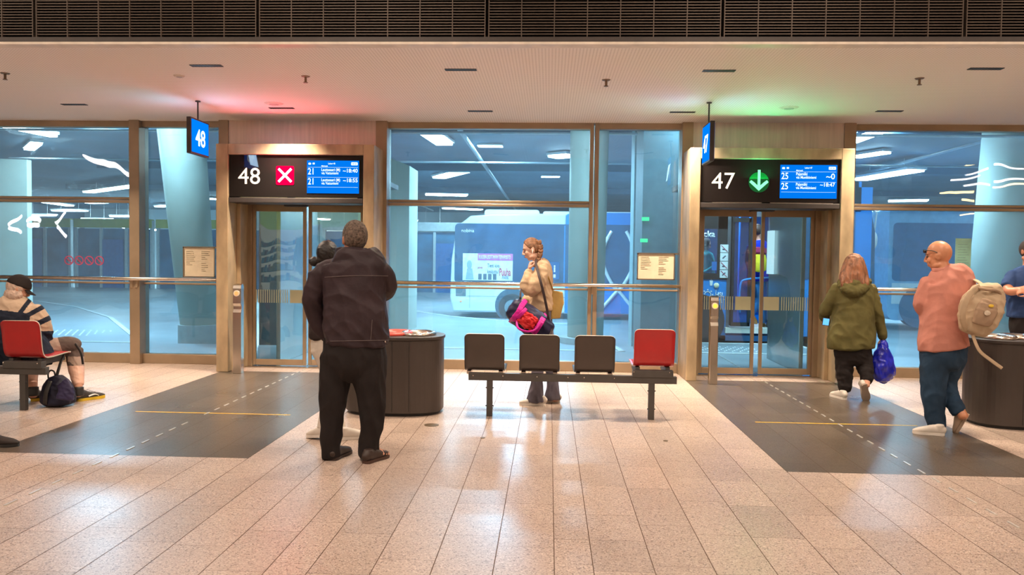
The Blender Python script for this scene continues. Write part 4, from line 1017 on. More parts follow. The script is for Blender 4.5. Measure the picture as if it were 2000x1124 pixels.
    # pictogram labels beside the door
    for k in range(4):
        z1 = P(1412, 478, Y).z-k*0.155; x = P(1406, 500, Y).x
        s = obj('pictogram_label', boxbm(((x, Y-0.03, z1-0.145), (x+0.145, Y-0.013, z1))), M_BWHITE, t)
        bm = BM(); c = (x+0.072, z1-0.072)
        if k != 1: prism(bm, [(c[0]-0.06, c[1]+0.052), (c[0]-0.052, c[1]+0.06), (c[0]+0.06, c[1]-0.052), (c[0]+0.052, c[1]-0.06)], Y-0.034, Y-0.031)
        obj('red_stroke', bm, red_s, s) if k != 1 else bm.free()
        bm = BM(); prism(bm, [(c[0]-0.035, c[1]-0.02), (c[0]-0.02, c[1]-0.035), (c[0]+0.035, c[1]+0.015), (c[0]+0.02, c[1]+0.03)] if k % 2 else [(c[0]-0.035, c[1]-0.03), (c[0]+0.01, c[1]-0.03), (c[0]+0.01, c[1]-0.005), (c[0]-0.035, c[1]-0.005)], Y-0.033, Y-0.031); obj('symbol', bm, dk, s)
    c = P(1366, 463, Y); bm = BM(); wtext(bm, 'acka', c.x, Y-0.016, c.z, 0.11, bold=0.03); wtext(bm, 'Myl', c.x-0.36, Y-0.016, c.z, 0.11, bold=0.03); obj('flank_lettering', bm, M_BWHITE, t)
    c = P(1404, 580, Y); bm = BM(); wtext(bm, 'HSL', c.x-0.065, Y-0.006, c.z, 0.08, narrow=0.85, bold=0.02); wtext(bm, 'HRT', c.x-0.04, Y-0.006, c.z-0.11, 0.065, narrow=0.85, bold=0.01)
    g = P(1382, 576, Y)
    n = 20
    for k in range(8):
        a = 2*PI*k/8; box(bm, (g.x+0.09*math.cos(a)-0.012, Y-0.009, g.z+0.09*math.sin(a)-0.012), (g.x+0.09*math.cos(a)+0.012, Y-0.001, g.z+0.09*math.sin(a)+0.012))
    for k in range(n):
        a0, a1 = 2*PI*k/n, 2*PI*(k+1)/n
        prism(bm, [(g.x+r*math.cos(a), g.z+r*math.sin(a)) for r, a in ((0.065, a0), (0.065, a1), (0.05, a1), (0.05, a0))], Y-0.008, Y-0.001)
    box(bm, (g.x+0.145, Y-0.008, g.z-0.09), (g.x+0.153, Y-0.001, g.z+0.09))
    m = P(1389, 553, Y); ball(bm, (m.x, Y-0.008, m.z+0.07), (0.018, 0.005, 0.018), 8, 6); prism(bm, [(m.x-0.02, m.z-0.05), (m.x+0.02, m.z-0.05), (m.x+0.03, m.z+0.045), (m.x-0.03, m.z+0.045)], Y-0.008, Y-0.001)
    obj('bus_markings', bm, M_BWHITE, t)
    m = P(1399, 558, Y); bm = BM(); ball(bm, (m.x, Y-0.01, m.z), (0.05, 0.02, 0.05), 14, 8); obj('door_button', bm, mat('button cream', (0.8, 0.75, 0.5), 0.4), t, smooth=True)
    m = P(1366, 640, Y); bm = BM(); n = 28; prism(bm, [(m.x-0.05+0.50*math.cos(2*PI*k/n), 0.38+0.50*math.sin(2*PI*k/n)) for k in range(n)], Y-0.03, Y+0.2); obj('wheel', bm, M_TYRE, t)
    return Y, xd0, xd1, zf, zw
BUSY, XD0, XD1, ZF, ZW = bus_blue()
def bus_far():
    Y = 19.5; X0 = P(1735, 500, Y).x; X1 = X0+6; zt = 2.85; zb = 0.1
    t = thing('bus', 'pale bus half hidden far behind the right window', 'bus', ((X0+X1)/2, Y+1.2, ZR))
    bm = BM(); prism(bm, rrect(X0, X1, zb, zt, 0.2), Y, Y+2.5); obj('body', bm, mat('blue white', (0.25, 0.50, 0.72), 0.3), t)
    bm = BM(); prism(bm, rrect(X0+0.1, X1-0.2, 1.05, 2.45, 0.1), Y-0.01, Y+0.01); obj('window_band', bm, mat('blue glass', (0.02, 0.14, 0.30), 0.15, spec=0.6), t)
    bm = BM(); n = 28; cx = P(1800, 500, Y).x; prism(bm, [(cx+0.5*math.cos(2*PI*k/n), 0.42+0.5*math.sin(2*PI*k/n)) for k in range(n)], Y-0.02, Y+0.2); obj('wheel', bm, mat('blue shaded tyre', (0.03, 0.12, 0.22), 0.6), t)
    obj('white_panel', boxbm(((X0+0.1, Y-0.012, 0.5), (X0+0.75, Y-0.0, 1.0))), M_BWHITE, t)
bus_far()

# ------------------------------------------------------------------ what the glass mirrors: shops and lamps behind the viewpoint
def shop(label, x0, x1, Y=-8.95):
    t = thing('shop_front', label, 'shop front', ((x0+x1)/2, Y, 0))
    obj('fascia', boxbm(((x0, Y, 2.6), (x1, Y+0.2, 3.15))), emis('yellow green fascia', (0.55, 0.70, 0.05), 1.0), t)
    obj('back_wall', boxbm(((x0, Y, 0), (x1, Y+0.02, 2.6))), emis('shop glow', (1.0, 0.85, 0.62), 0.9), t)
    sh = BM()
    for z in (0.4, 0.8, 1.2, 1.6, 2.0): box(sh, (x0+0.1, Y+0.03, z), (x1-0.1, Y+0.4, z+0.03))
    obj('shelf', sh, mat('shelf brown', (0.15, 0.1, 0.08), 0.6), t)
    rr = random.Random(int(x0*10)); 
    cols = [(0.5, 0.05, 0.04), (0.6, 0.4, 0.05), (0.1, 0.2, 0.5), (0.7, 0.7, 0.65), (0.25, 0.12, 0.06)]
    for z in (0.43, 0.83, 1.23, 1.63, 2.03):
        x = x0+0.15
        bms = [BM() for _ in cols]
        while x < x1-0.3:
            w = rr.uniform(0.06, 0.2); box(bms[rr.randrange(5)], (x, Y+0.1, z), (x+w, Y+0.36, z+rr.uniform(0.12, 0.3))); x += w+0.03
        for c, b in zip(cols, bms): obj('goods', b, mat('goods %s' % (c,), c, 0.6), t)
shop('lit kiosk with yellow green fascia far behind the viewpoint', -11.6, -7.0)
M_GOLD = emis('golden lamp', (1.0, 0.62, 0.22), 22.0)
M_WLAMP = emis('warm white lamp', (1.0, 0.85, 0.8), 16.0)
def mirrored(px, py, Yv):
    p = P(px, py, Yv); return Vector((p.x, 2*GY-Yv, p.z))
k = 0
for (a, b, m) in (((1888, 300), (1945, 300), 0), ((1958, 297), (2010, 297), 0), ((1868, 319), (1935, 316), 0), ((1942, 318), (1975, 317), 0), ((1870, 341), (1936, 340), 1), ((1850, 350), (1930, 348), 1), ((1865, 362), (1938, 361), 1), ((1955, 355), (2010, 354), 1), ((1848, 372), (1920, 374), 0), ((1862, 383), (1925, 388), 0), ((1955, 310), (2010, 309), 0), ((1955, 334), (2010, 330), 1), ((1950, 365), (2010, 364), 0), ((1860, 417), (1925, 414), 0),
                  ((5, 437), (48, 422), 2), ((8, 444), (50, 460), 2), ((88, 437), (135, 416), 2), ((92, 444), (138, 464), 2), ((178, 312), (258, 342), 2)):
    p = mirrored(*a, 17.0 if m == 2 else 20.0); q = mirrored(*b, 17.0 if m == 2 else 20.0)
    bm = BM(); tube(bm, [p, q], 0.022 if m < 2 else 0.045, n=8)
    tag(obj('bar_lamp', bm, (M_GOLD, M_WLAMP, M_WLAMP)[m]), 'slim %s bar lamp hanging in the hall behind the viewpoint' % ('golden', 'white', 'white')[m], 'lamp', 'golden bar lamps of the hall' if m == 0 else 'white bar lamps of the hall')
# =================================================================== PEOPLE
def remeshed(bm, voxel, smooth):
    me = bpy.data.meshes.new('tmp'); bmesh.ops.recalc_face_normals(bm, faces=bm.faces); bm.to_mesh(me); bm.free()
    o = bpy.data.objects.new('tmp', me); COL.objects.link(o)
    m = o.modifiers.new('r', 'REMESH'); m.mode = 'VOXEL'; m.voxel_size = voxel; m.adaptivity = 0
    if smooth:
        s = o.modifiers.new('s', 'SMOOTH'); s.factor = 0.5; s.iterations = smooth
    dg = bpy.context.evaluated_depsgraph_get()
    out = bpy.data.meshes.new_from_object(o.evaluated_get(dg))
    bpy.data.objects.remove(o); bpy.data.meshes.remove(me)
    return out
def wrinkle(me, amp, scale=(9, 9, 4), seed=0.0, ridged=True):
    """cloth folds: displace along the normal by ridged directional noise"""
    nr = [v.normal.copy() for v in me.vertices]
    for v, n in zip(me.vertices, nr):
        p = Vector((v.co.x*scale[0]+seed, v.co.y*scale[1], v.co.z*scale[2]+v.co.x*scale[0]*0.5))
        a = noise.noise(p)
        b = noise.noise(p*2.3+Vector((5, 1, 2)))
        c = noise.noise(Vector((p.y*1.3+p.z*1.6+7, p.x-p.z*0.8, p.y)))
        h = (1-abs(a)*2.4) + 0.35*b + 0.8*(1-abs(c)*3.0) if ridged else a+0.4*b
        v.co += n*(h-0.5)*amp
def to_local(me, parent):
    w = Matrix.Identity(4); q = parent
    while q is not None: w = q.matrix_basis @ w; q = q.parent
    me.transform(w.inverted())
def organic(name, bm, m, parent, voxel=0.009, smooth=3, fold=0.0, fscale=(9, 9, 4), seed=0.0, paint=None, label=None):
    me = remeshed(bm, voxel, smooth)
    if fold: wrinkle(me, fold, fscale, seed)
    o = mesh_obj(name, me, m, None, True)
    if paint:
        for p in me.polygons: p.material_index = paint(p.center)
    to_local(me, parent); o.parent = parent
    if label: o['label'] = label
    return o
def pix(v):
    """where a world point falls in the photo, for laying out garment patterns while building"""
    d = Vector((v[0], v[1], v[2]-CAM_H)); w = d.dot(_f)
    return 1000+FPX*d.dot(_r)/w, 562-FPX*d.dot(_u)/w
def pc(bm, pts, Y0, ratio=1.0, power=2.0, sub=4, cap=0.5, k=1.0, n=18, aux=Vector((0, 1, 0))):
    """limb or trunk given by photo position, depth offset (m), half width (px) and optional half depth (px)"""
    P3 = []; ru = []; rv = []
    for q in pts:
        Y = Y0+q[2]; P3.append(P(q[0], q[1], Y)); s = Y/FPX
        ru.append(q[3]*s*k); rv.append((q[4] if len(q) > 4 else q[3]*ratio)*s*k)
    chain(bm, P3, ru, rv, n=n, sub=sub, cap=cap, aux=aux, power=power)
def ortho(fwd, up=Vector((0, 0, 1))):
    f = Vector(fwd).normalized(); r = f.cross(up).normalized(); u = r.cross(f).normalized(); return f, r, u
def head(bm, c, fwd, s=0.93, up=Vector((0, 0, 1)), ear=True):
    f, r, u = ortho(fwd, up); A = (r, f, u); c = Vector(c)
    def B(a, b, z, ra, rb, rz, n=16, m=10): ball(bm, c+(r*a+f*b+u*z)*s, (ra*s, rb*s, rz*s), n, m, A)
    B(0, -0.012, 0.030, 0.077, 0.097, 0.100, 24, 16)
    B(0, 0.020, -0.040, 0.060, 0.068, 0.078, 20, 12)
    B(0, 0.052, -0.097, 0.024, 0.022, 0.020)
    B(0, 0.076, 0.034, 0.052, 0.014, 0.013)
    for g in (-1, 1):
        B(g*0.036, 0.064, -0.022, 0.024, 0.020, 0.026)
        if ear:
            B(g*0.078, -0.008, -0.008, 0.009, 0.019, 0.032); B(g*0.082, -0.014, 0.008, 0.008, 0.014, 0.016)
        B(g*0.045, 0.012, -0.075, 0.022, 0.04, 0.024)
        B(g*0.012, 0.094, -0.030, 0.010, 0.012, 0.009)
    chain(bm, [c+(f*0.086+u*0.022)*s, c+(f*0.101-u*0.004)*s, c+(f*0.110-u*0.026)*s], [0.008*s, 0.010*s, 0.011*s], n=10, sub=2)
    B(0, 0.086, -0.054, 0.024, 0.011, 0.0065); B(0, 0.083, -0.068, 0.021, 0.011, 0.0075)
def eyes(parent, c, fwd, s=0.93, lids=False, up=Vector((0, 0, 1))):
    f, r, u = ortho(fwd, up); A = (r, f, u); c = Vector(c)
    for g in (-1, 1):
        bm = BM(); ball(bm, c+(r*g*0.032+f*0.078+u*0.008)*s, (0.012*s, 0.010*s, (0.003 if lids else 0.0065)*s), 12, 8, A)
        obj('eye', bm, mat('eye dark', (0.05, 0.035, 0.03), 0.3), parent, smooth=True)
        bm = BM(); chain(bm, [c+(r*g*0.016+f*0.091+u*0.030)*s, c+(r*g*0.034+f*0.088+u*0.036)*s, c+(r*g*0.052+f*0.074+u*0.031)*s], [0.003*s]*3, n=8, sub=3)
        obj('eyebrow', bm, mat('brow brown', (0.12, 0.07, 0.04), 0.8), parent, smooth=True)
def hair_shell(bm, c, fwd, s, rad, cover, up=Vector((0, 0, 1)), n=40, m=28, shrink=0.80):
    """cap of hair: full radius where cover(dir) is 1, sunk inside the head where it is 0"""
    f, r, u = ortho(fwd, up)
    def fn(d):
        w = min(1, max(0, cover(d))); w = w*w*(3-2*w)
        return shrink+(1-shrink)*w
    ball(bm, Vector(c)+(f*-0.012+u*0.030)*s, [q*s for q in rad], n, m, (r, f, u), fn)
def hand(bm, wrist, d, palm, side=1, curl=0.5, s=1.0, thumb=0.5, spread=0.06):
    """palm, four unequal bent fingers and a thumb from the side of the palm; palm = direction the palm faces"""
    d = Vector(d).normalized(); pn = Vector(palm); pn = (pn-d*pn.dot(d)).normalized(); lat = d.cross(pn).normalized()*side
    w = Vector(wrist)
    chain(bm, [w-d*0.02*s, w+d*0.02*s, w+d*0.055*s, w+d*0.088*s], [0.024*s, 0.030*s, 0.040*s, 0.038*s], [0.019*s, 0.017*s, 0.015*s, 0.012*s], n=14, sub=3, cap=0.4, aux=pn)
    for k, (o, L_, r0) in enumerate(((0.030, 0.070, 0.0090), (0.010, 0.079, 0.0095), (-0.011, 0.073, 0.0090), (-0.031, 0.058, 0.0080))):
        p = w+d*0.084*s+lat*o*s; pts = [p-d*0.02*s, p]; ang = 0.15*curl; dirv = d
        for j, fr in enumerate((0.45, 0.32, 0.23)):
            ang += curl*(0.9, 1.1, 0.8)[j]*(1+0.06*k)
            dirv = d*math.cos(ang)+pn*math.sin(ang)+lat*(spread*(1.5-k)*0.5)
            p = p+dirv.normalized()*L_*fr*s; pts.append(p)
        chain(bm, pts, [r0*s*q for q in (1.0, 1.05, 1.0, 0.92, 0.80)], n=10, sub=2, cap=0.7, aux=lat)
    b = w+d*0.025*s+lat*0.028*s
    q1 = b+(lat*0.85+d*0.55+pn*0.35*thumb).normalized()*0.036*s
    q2 = q1+(lat*(0.45-0.6*thumb)+d*0.8+pn*0.6*thumb).normalized()*0.032*s
    q3 = q2+(lat*(0.2-0.8*thumb)+d*0.8+pn*0.7*thumb).normalized()*0.024*s
    chain(bm, [b-lat*0.015*s, b, q1, q2, q3], [0.012*s, 0.014*s, 0.0115*s, 0.0105*s, 0.0085*s], n=10, sub=2, cap=0.7, aux=pn)
def shoe(parent, heel, toe, m, msole, up=(0, 0, 1), size=1.0, name='shoe', high=1.0, label=None, thick=1.0):
    heel = Vector(heel); d = (Vector(toe)-heel); L_ = max(0.24, min(0.30, d.length))*1.0; d.normalize(); up = Vector(up); up = (up-d*up.dot(d)).normalized()
    heel = Vector(heel)
    bm = BM()
    def q(t, z): return heel+d*L_*t+up*z
    k = size
    chain(bm, [q(0.02, 0.042), q(0.12, 0.055*high), q(0.35, 0.05), q(0.60, 0.040), q(0.80, 0.034), q(0.97, 0.026)], [0.028*k, 0.036*k, 0.035*k, 0.042*k, 0.041*k, 0.022*k], [0.034, 0.045*high, 0.042, 0.032, 0.025, 0.014], n=18, sub=3, cap=0.6, aux=up, power=2.3)
    chain(bm, [q(0.16, 0.055), q(0.17, 0.075+0.02*high)], [0.036, 0.037], n=16, sub=1, cap=0.2, aux=d)
    o = organic(name, bm, m, parent, 0.006, 3, label=label)
    bm = BM()
    n = 14; L0 = []; 
    prof = [(0.0, 0.012), (0.03, 0.028), (0.12, 0.037), (0.35, 0.034), (0.62, 0.046), (0.82, 0.045), (0.95, 0.028), (1.0, 0.008)]
    pr = catmull(prof, 3); r = d.cross(up)
    top = [bm.verts.new(q(t, 0.022*thick)+r*w*k) for t, w in pr]+[bm.verts.new(q(t, 0.022*thick)-r*w*k) for t, w in pr[::-1]]
    bot = [bm.verts.new(q(t, 0.001)+r*w*k) for t, w in pr]+[bm.verts.new(q(t, 0.001)-r*w*k) for t, w in pr[::-1]]
    bm.faces.new(top); bm.faces.new(bot[::-1])
    for i in range(len(top)): bm.faces.new((top[i], bot[i], bot[(i+1) % len(top)], top[(i+1) % len(top)]))
    obj('sole', bm, msole, o, smooth=False)
    return o
def strap(bm, pts, w, th=0.003, sub=4, aux=Vector((0, 1, 0))):
    chain(bm, [Vector(p) for p in pts], [w]*len(pts), [th]*len(pts), n=10, sub=sub, cap=0.2, aux=aux, power=3)

SKIN = mat('skin', (0.60, 0.31, 0.21), 0.5, 0, 0.05, 6)
SKIN_R = mat('ruddy skin', (0.52, 0.22, 0.13), 0.45, 0, 0.05, 6)
SKIN_P = mat('pale skin', (0.66, 0.39, 0.29), 0.5, 0, 0.04, 6)
def cloth(name, c, rough=0.85, vary=0.10, sheen=0.2, bscale=500, bump=0.12): return mat(name, c, rough, 0, vary, 5, bump=0.55, bscale=13, spec=0.25)
SOLEW = mat('white rubber sole', (0.72, 0.66, 0.60), 0.6)
WHITESHOE = mat('white shoe', (0.62, 0.56, 0.50), 0.6, 0, 0.05)

# ------------------------------------------------------------------ 1: man in dark jacket, seen from behind
def man_dark():
    Y0 = 5.72
    t = thing('person', 'person in dark jacket and black trousers with back turned, looking up at the display', 'person', (G(676, 900).x, Y0, 0))
    torso = [(687, 492, 0.01, 27, 24), (688, 500, 0, 39, 28), (691, 508, 0, 55, 31), (692, 520, 0, 64, 37), (693, 545, 0, 61, 41), (693, 578, 0, 59, 43), (694, 612, 0, 61, 44), (695, 645, 0, 63, 44), (696, 668, 0, 63, 42), (696, 674, 0, 62.5, 41)]
    la = [(656, 520, 0, 16), (632, 531, 0, 20), (619, 552, 0.0, 21), (613, 576, 0.01, 21), (614, 603, 0.04, 20), (621, 630, 0.06, 17), (636, 652, 0.08, 13), (646, 660, 0.12, 11)]
    ra = [(728, 520, 0, 16), (746, 530, 0, 18), (755, 545, 0.04, 17), (758, 560, 0.10, 16), (751, 572, 0.20, 15), (734, 577, 0.32, 13), (718, 570, 0.38, 11)]
    bm = BM(); pc(bm, torso, Y0, power=2.5, cap=0.12, n=28); pc(bm, la, Y0, 1.0); pc(bm, ra, Y0, 1.0)
    J = cloth('dark aubergine jacket', (0.034, 0.021, 0.026), 0.6, 0.12, 0.15)
    jk = organic('jacket', bm, J, t, 0.0075, 2, 0.009, (6, 6, 5), 1.0)
    # collar
    bm = BM(); c = P(689, 491, Y0+0.03); n = 26
    pts = [c+Vector((0.115*math.cos(a), 0.095*math.sin(a), -0.012*math.sin(a)-0.004)) for a in [2*PI*k/n-PI*1.35 for k in range(int(n*0.86))]]
    chain(bm, pts, [0.010]*len(pts), [0.026]*len(pts), n=10, sub=1, cap=0.3, aux=Vector((0, 0, 1)))
    organic('collar', bm, J, jk, 0.005, 2)
    # yoke seam, hem band, side seams follow the cloth surface
    from mathutils.bvhtree import BVHTree
    dg = bpy.context.evaluated_depsgraph_get(); bv = BVHTree.FromPolygons([v.co.copy() for v in jk.data.vertices], [tuple(p.vertices) for p in jk.data.polygons])
    def onsurf(x, y):
        o = P(x, y, Y0-0.8)-t.location; d = (P(x, y, Y0)-P(x, y, Y0-0.8)).normalized()
        h = bv.ray_cast(o, d)
        return (h[0]+t.location-d*0.0015) if h[0] is not None else None
    seam = mat('seam stitching', (0.13, 0.10, 0.10), 0.6)
    for pts, nm in (([(634+k*6.2, 542-1.9*math.sin(k/20*3.1)*1.0-(k*0.12)) for k in range(21)], 'yoke_seam'), ([(634+k*6.2, 667-k*0.1) for k in range(21)], 'hem_seam'), ([(727-k*0.2, 625+k*2.6) for k in range(16)], 'back_seam')):
        q = [onsurf(*p) for p in pts]; q = [v for v in q if v is not None]
        if len(q) > 3:
            bm = BM(); chain(bm, q, [0.0022]*len(q), n=6, sub=1, cap=0.2); obj(nm, bm, seam, jk)
    bt = onsurf(752, 668)
    if bt: bm = BM(); ball(bm, bt, (0.008, 0.004, 0.008), 10, 6); obj('hem_button', bm, M_STEEL, jk, smooth=True)
    hips = [(693, 664, 0, 58, 39), (692, 690, 0, 62, 41), (691, 712, 0, 60, 40), (690, 728, 0, 50, 34)]
    ll = [(661, 695, 0, 33), (655, 730, 0, 31), (652, 768, 0, 28), (648, 812, 0, 24), (646, 860, 0, 20), (646, 886, 0, 19), (647, 893, 0, 18.5)]
    rl = [(722, 695, 0, 33), (721, 735, 0, 32), (726, 775, 0, 26), (727, 820, 0, 23), (722, 862, 0, 20), (720, 884, 0, 20), (720, 891, 0, 19)]
    bm = BM(); pc(bm, hips, Y0, power=2.3, n=24); pc(bm, ll, Y0, 1.0, cap=0.15); pc(bm, rl, Y0, 1.0, cap=0.15)
    organic('trousers', bm, cloth('black trousers', (0.016, 0.012, 0.012), 0.8), t, 0.009, 3, 0.009, (9, 9, 3), 3.0)
    hc = P(692, 468, Y0+0.03); fw = Vector((-0.50, 0.80, 0.16))
    bm = BM()
    for ch in (torso, la, ra, hips, ll, rl): pc(bm, ch, Y0, 0.9, k=0.82, cap=0.3)
    chain(bm, [P(690, 512, Y0), P(690, 492, Y0+0.02), hc-Vector((0, 0, 0.02))], [0.075, 0.068, 0.06], n=16, sub=3)
    head(bm, hc, fw, 1.06)
    fr, rr_, ur = ortho(fw)
    hand(bm, P(716, 569, Y0+0.40), (-0.6, 0.5, 0.5), (0, -0.2, 1), 1, 0.9)
    hand(bm, P(647, 661, Y0+0.13), (0.4, 0.3, -0.8), (0, 1, 0), 1, 0.6)
    for lx in (647, 721): pc(bm, [(lx, 872, 0.03, 10), (lx+3, 892, 0.05, 8)], Y0)
    organic('body', bm, SKIN_R, t, 0.0075, 2)
    bm = BM()
    # d = (right, forward, up): short hair covers crown, back and sides above the ear
    hair_shell(bm, hc, fw, 1.06, (0.084, 0.105, 0.107), lambda d: 1.6-3.2*(d[1]-0.30+0.25*min(0, d[2]))-2.5*max(0, -d[2]-0.55)-3.0*max(0, (d[1]+0.05))*max(0, -d[2]+0.25)*2, shrink=0.84)
    hm = organic('hair', bm, mat('salt and pepper hair', (0.115, 0.080, 0.062), 0.85, 0, 0.35, 55, bump=0.6, bscale=220, sheen=0.1), t, 0.005, 1, 0.0018, (60, 60, 60))
    eyes(t, hc, fw, 1.06)
    sh = mat('dark brown sandal leather', (0.035, 0.020, 0.016), 0.5)
    h1 = G(650, 899); shoe(t, (h1.x, h1.y-0.03, 0), (h1.x+0.06, h1.y+0.25, 0), sh, sh, name='sandal', size=1.05)
    a = G(712, 907); b = G(764, 889); s2 = shoe(t, a, Vector(a)+(Vector(b)-Vector(a)).normalized()*0.27, sh, mat('brown sole', (0.07, 0.035, 0.025), 0.6), name='sandal', size=1.05)
    # bare skin shows between the sandal straps
    d = (Vector(b)-Vector(a)).normalized(); rgt = d.cross(Vector((0, 0, 1)))
    for tt in (0.62, 0.74, 0.86):
        bm = BM(); c = Vector(a)+d*0.27*tt; hh = 0.072-0.03*(tt-0.6)/0.26
        chain(bm, [c+rgt*0.036+Vector((0, 0, hh*0.55)), c+rgt*0.018+Vector((0, 0, hh*0.92)), c+Vector((0, 0, hh))], [0.013, 0.012, 0.012], n=8, sub=2); obj('foot_skin', bm, SKIN, s2, smooth=True)
man_dark()

# ------------------------------------------------------------------ 2: woman half hidden behind him
def woman_hidden():
    Y0 = 6.42
    t = thing('person', 'person with black hair and white trousers, half hidden behind the person in the dark jacket', 'person', (G(650, 860).x, Y0, 0))
    torso = [(646, 520, 0, 14, 13), (648, 530, 0, 30, 20), (649, 548, 0, 41, 26), (650, 580, 0, 43, 28), (648, 615, 0, 42, 29), (647, 648, 0, 43, 30), (647, 661, 0, 43, 30)]
    la = [(616, 545, 0, 13), (612, 575, 0, 14), (613, 605, 0, 12), (620, 630, 0.1, 10)]
    ra = [(684, 545, 0, 13), (690, 580, 0, 13), (688, 610, 0.05, 11), (676, 628, 0.15, 9)]
    bm = BM(); pc(bm, torso, Y0, power=2.3, cap=0.15); pc(bm, la, Y0); pc(bm, ra, Y0)
    organic('jacket', bm, cloth('dark brown jacket', (0.030, 0.020, 0.020), 0.75), t, 0.010, 3, 0.006, (9, 9, 6), 7)
    hips = [(647, 655, 0, 38, 28), (648, 680, 0, 41, 29), (652, 700, 0, 34, 25)]
    ll = [(631, 680, 0, 25), (641, 720, 0, 18), (645, 760, -0.02, 14), (636, 805, -0.06, 11), (628, 838, -0.10, 9)]
    rl = [(662, 680, 0, 23), (658, 725, 0, 17), (656, 770, 0, 13), (660, 815, 0, 11), (668, 846, 0, 10)]
    bm = BM(); pc(bm, hips, Y0); pc(bm, ll, Y0, cap=0.2); pc(bm, rl, Y0, cap=0.2)
    organic('trousers', bm, cloth('white trousers', (0.62, 0.55, 0.48)), t, 0.010, 3, 0.004, (9, 9, 4), 2)
    hc = P(641, 500, Y0); fw = Vector((0.25, 0.9, 0.05))
    bm = BM()
    for ch in (torso, la, ra, hips, ll, rl): pc(bm, ch, Y0, 0.9, k=0.8, cap=0.3)
    chain(bm, [P(645, 530, Y0), hc-Vector((0, 0, 0.03))], [0.05, 0.045], n=14, sub=1)
    head(bm, hc, fw, 0.93); hand(bm, P(622, 633, Y0+0.1), (0.3, 0.6, 0.2), (1, 0, 0), 1, 0.7, 0.9); hand(bm, P(674, 629, Y0+0.15), (-0.3, 0.8, 0.3), (0, 0, 1), 1, 0.7, 0.9)
    organic('body', bm, SKIN, t, 0.008, 2)
    bm = BM(); hair_shell(bm, hc, fw, 0.93, (0.089, 0.108, 0.108), lambda d: 1.5-2.6*(d[1]-0.35)-1.5*max(0, -d[2]-0.8), shrink=0.82)
    ball(bm, P(613, 511, Y0-0.05), (0.042, 0.045, 0.040), 14, 10); ball(bm, P(624, 508, Y0-0.05), (0.03, 0.04, 0.03), 12, 8)
    organic('hair', bm, mat('black hair', (0.012, 0.009, 0.009), 0.35, 0, 0.1, 30, bump=0.3, bscale=90, stretch=(1, 1, 6)), t, 0.006, 2, 0.002, (30, 30, 30))
    eyes(t, hc, fw)
    h = G(676, 860); shoe(t, (h.x-0.06, h.y, 0), (h.x+0.18, h.y+0.10, 0), WHITESHOE, SOLEW, size=0.95)
    h = G(630, 862); shoe(t, (h.x+0.06, h.y, 0.035), (h.x-0.16, h.y+0.12, 0.0), WHITESHOE, SOLEW, size=0.95)
woman_hidden()

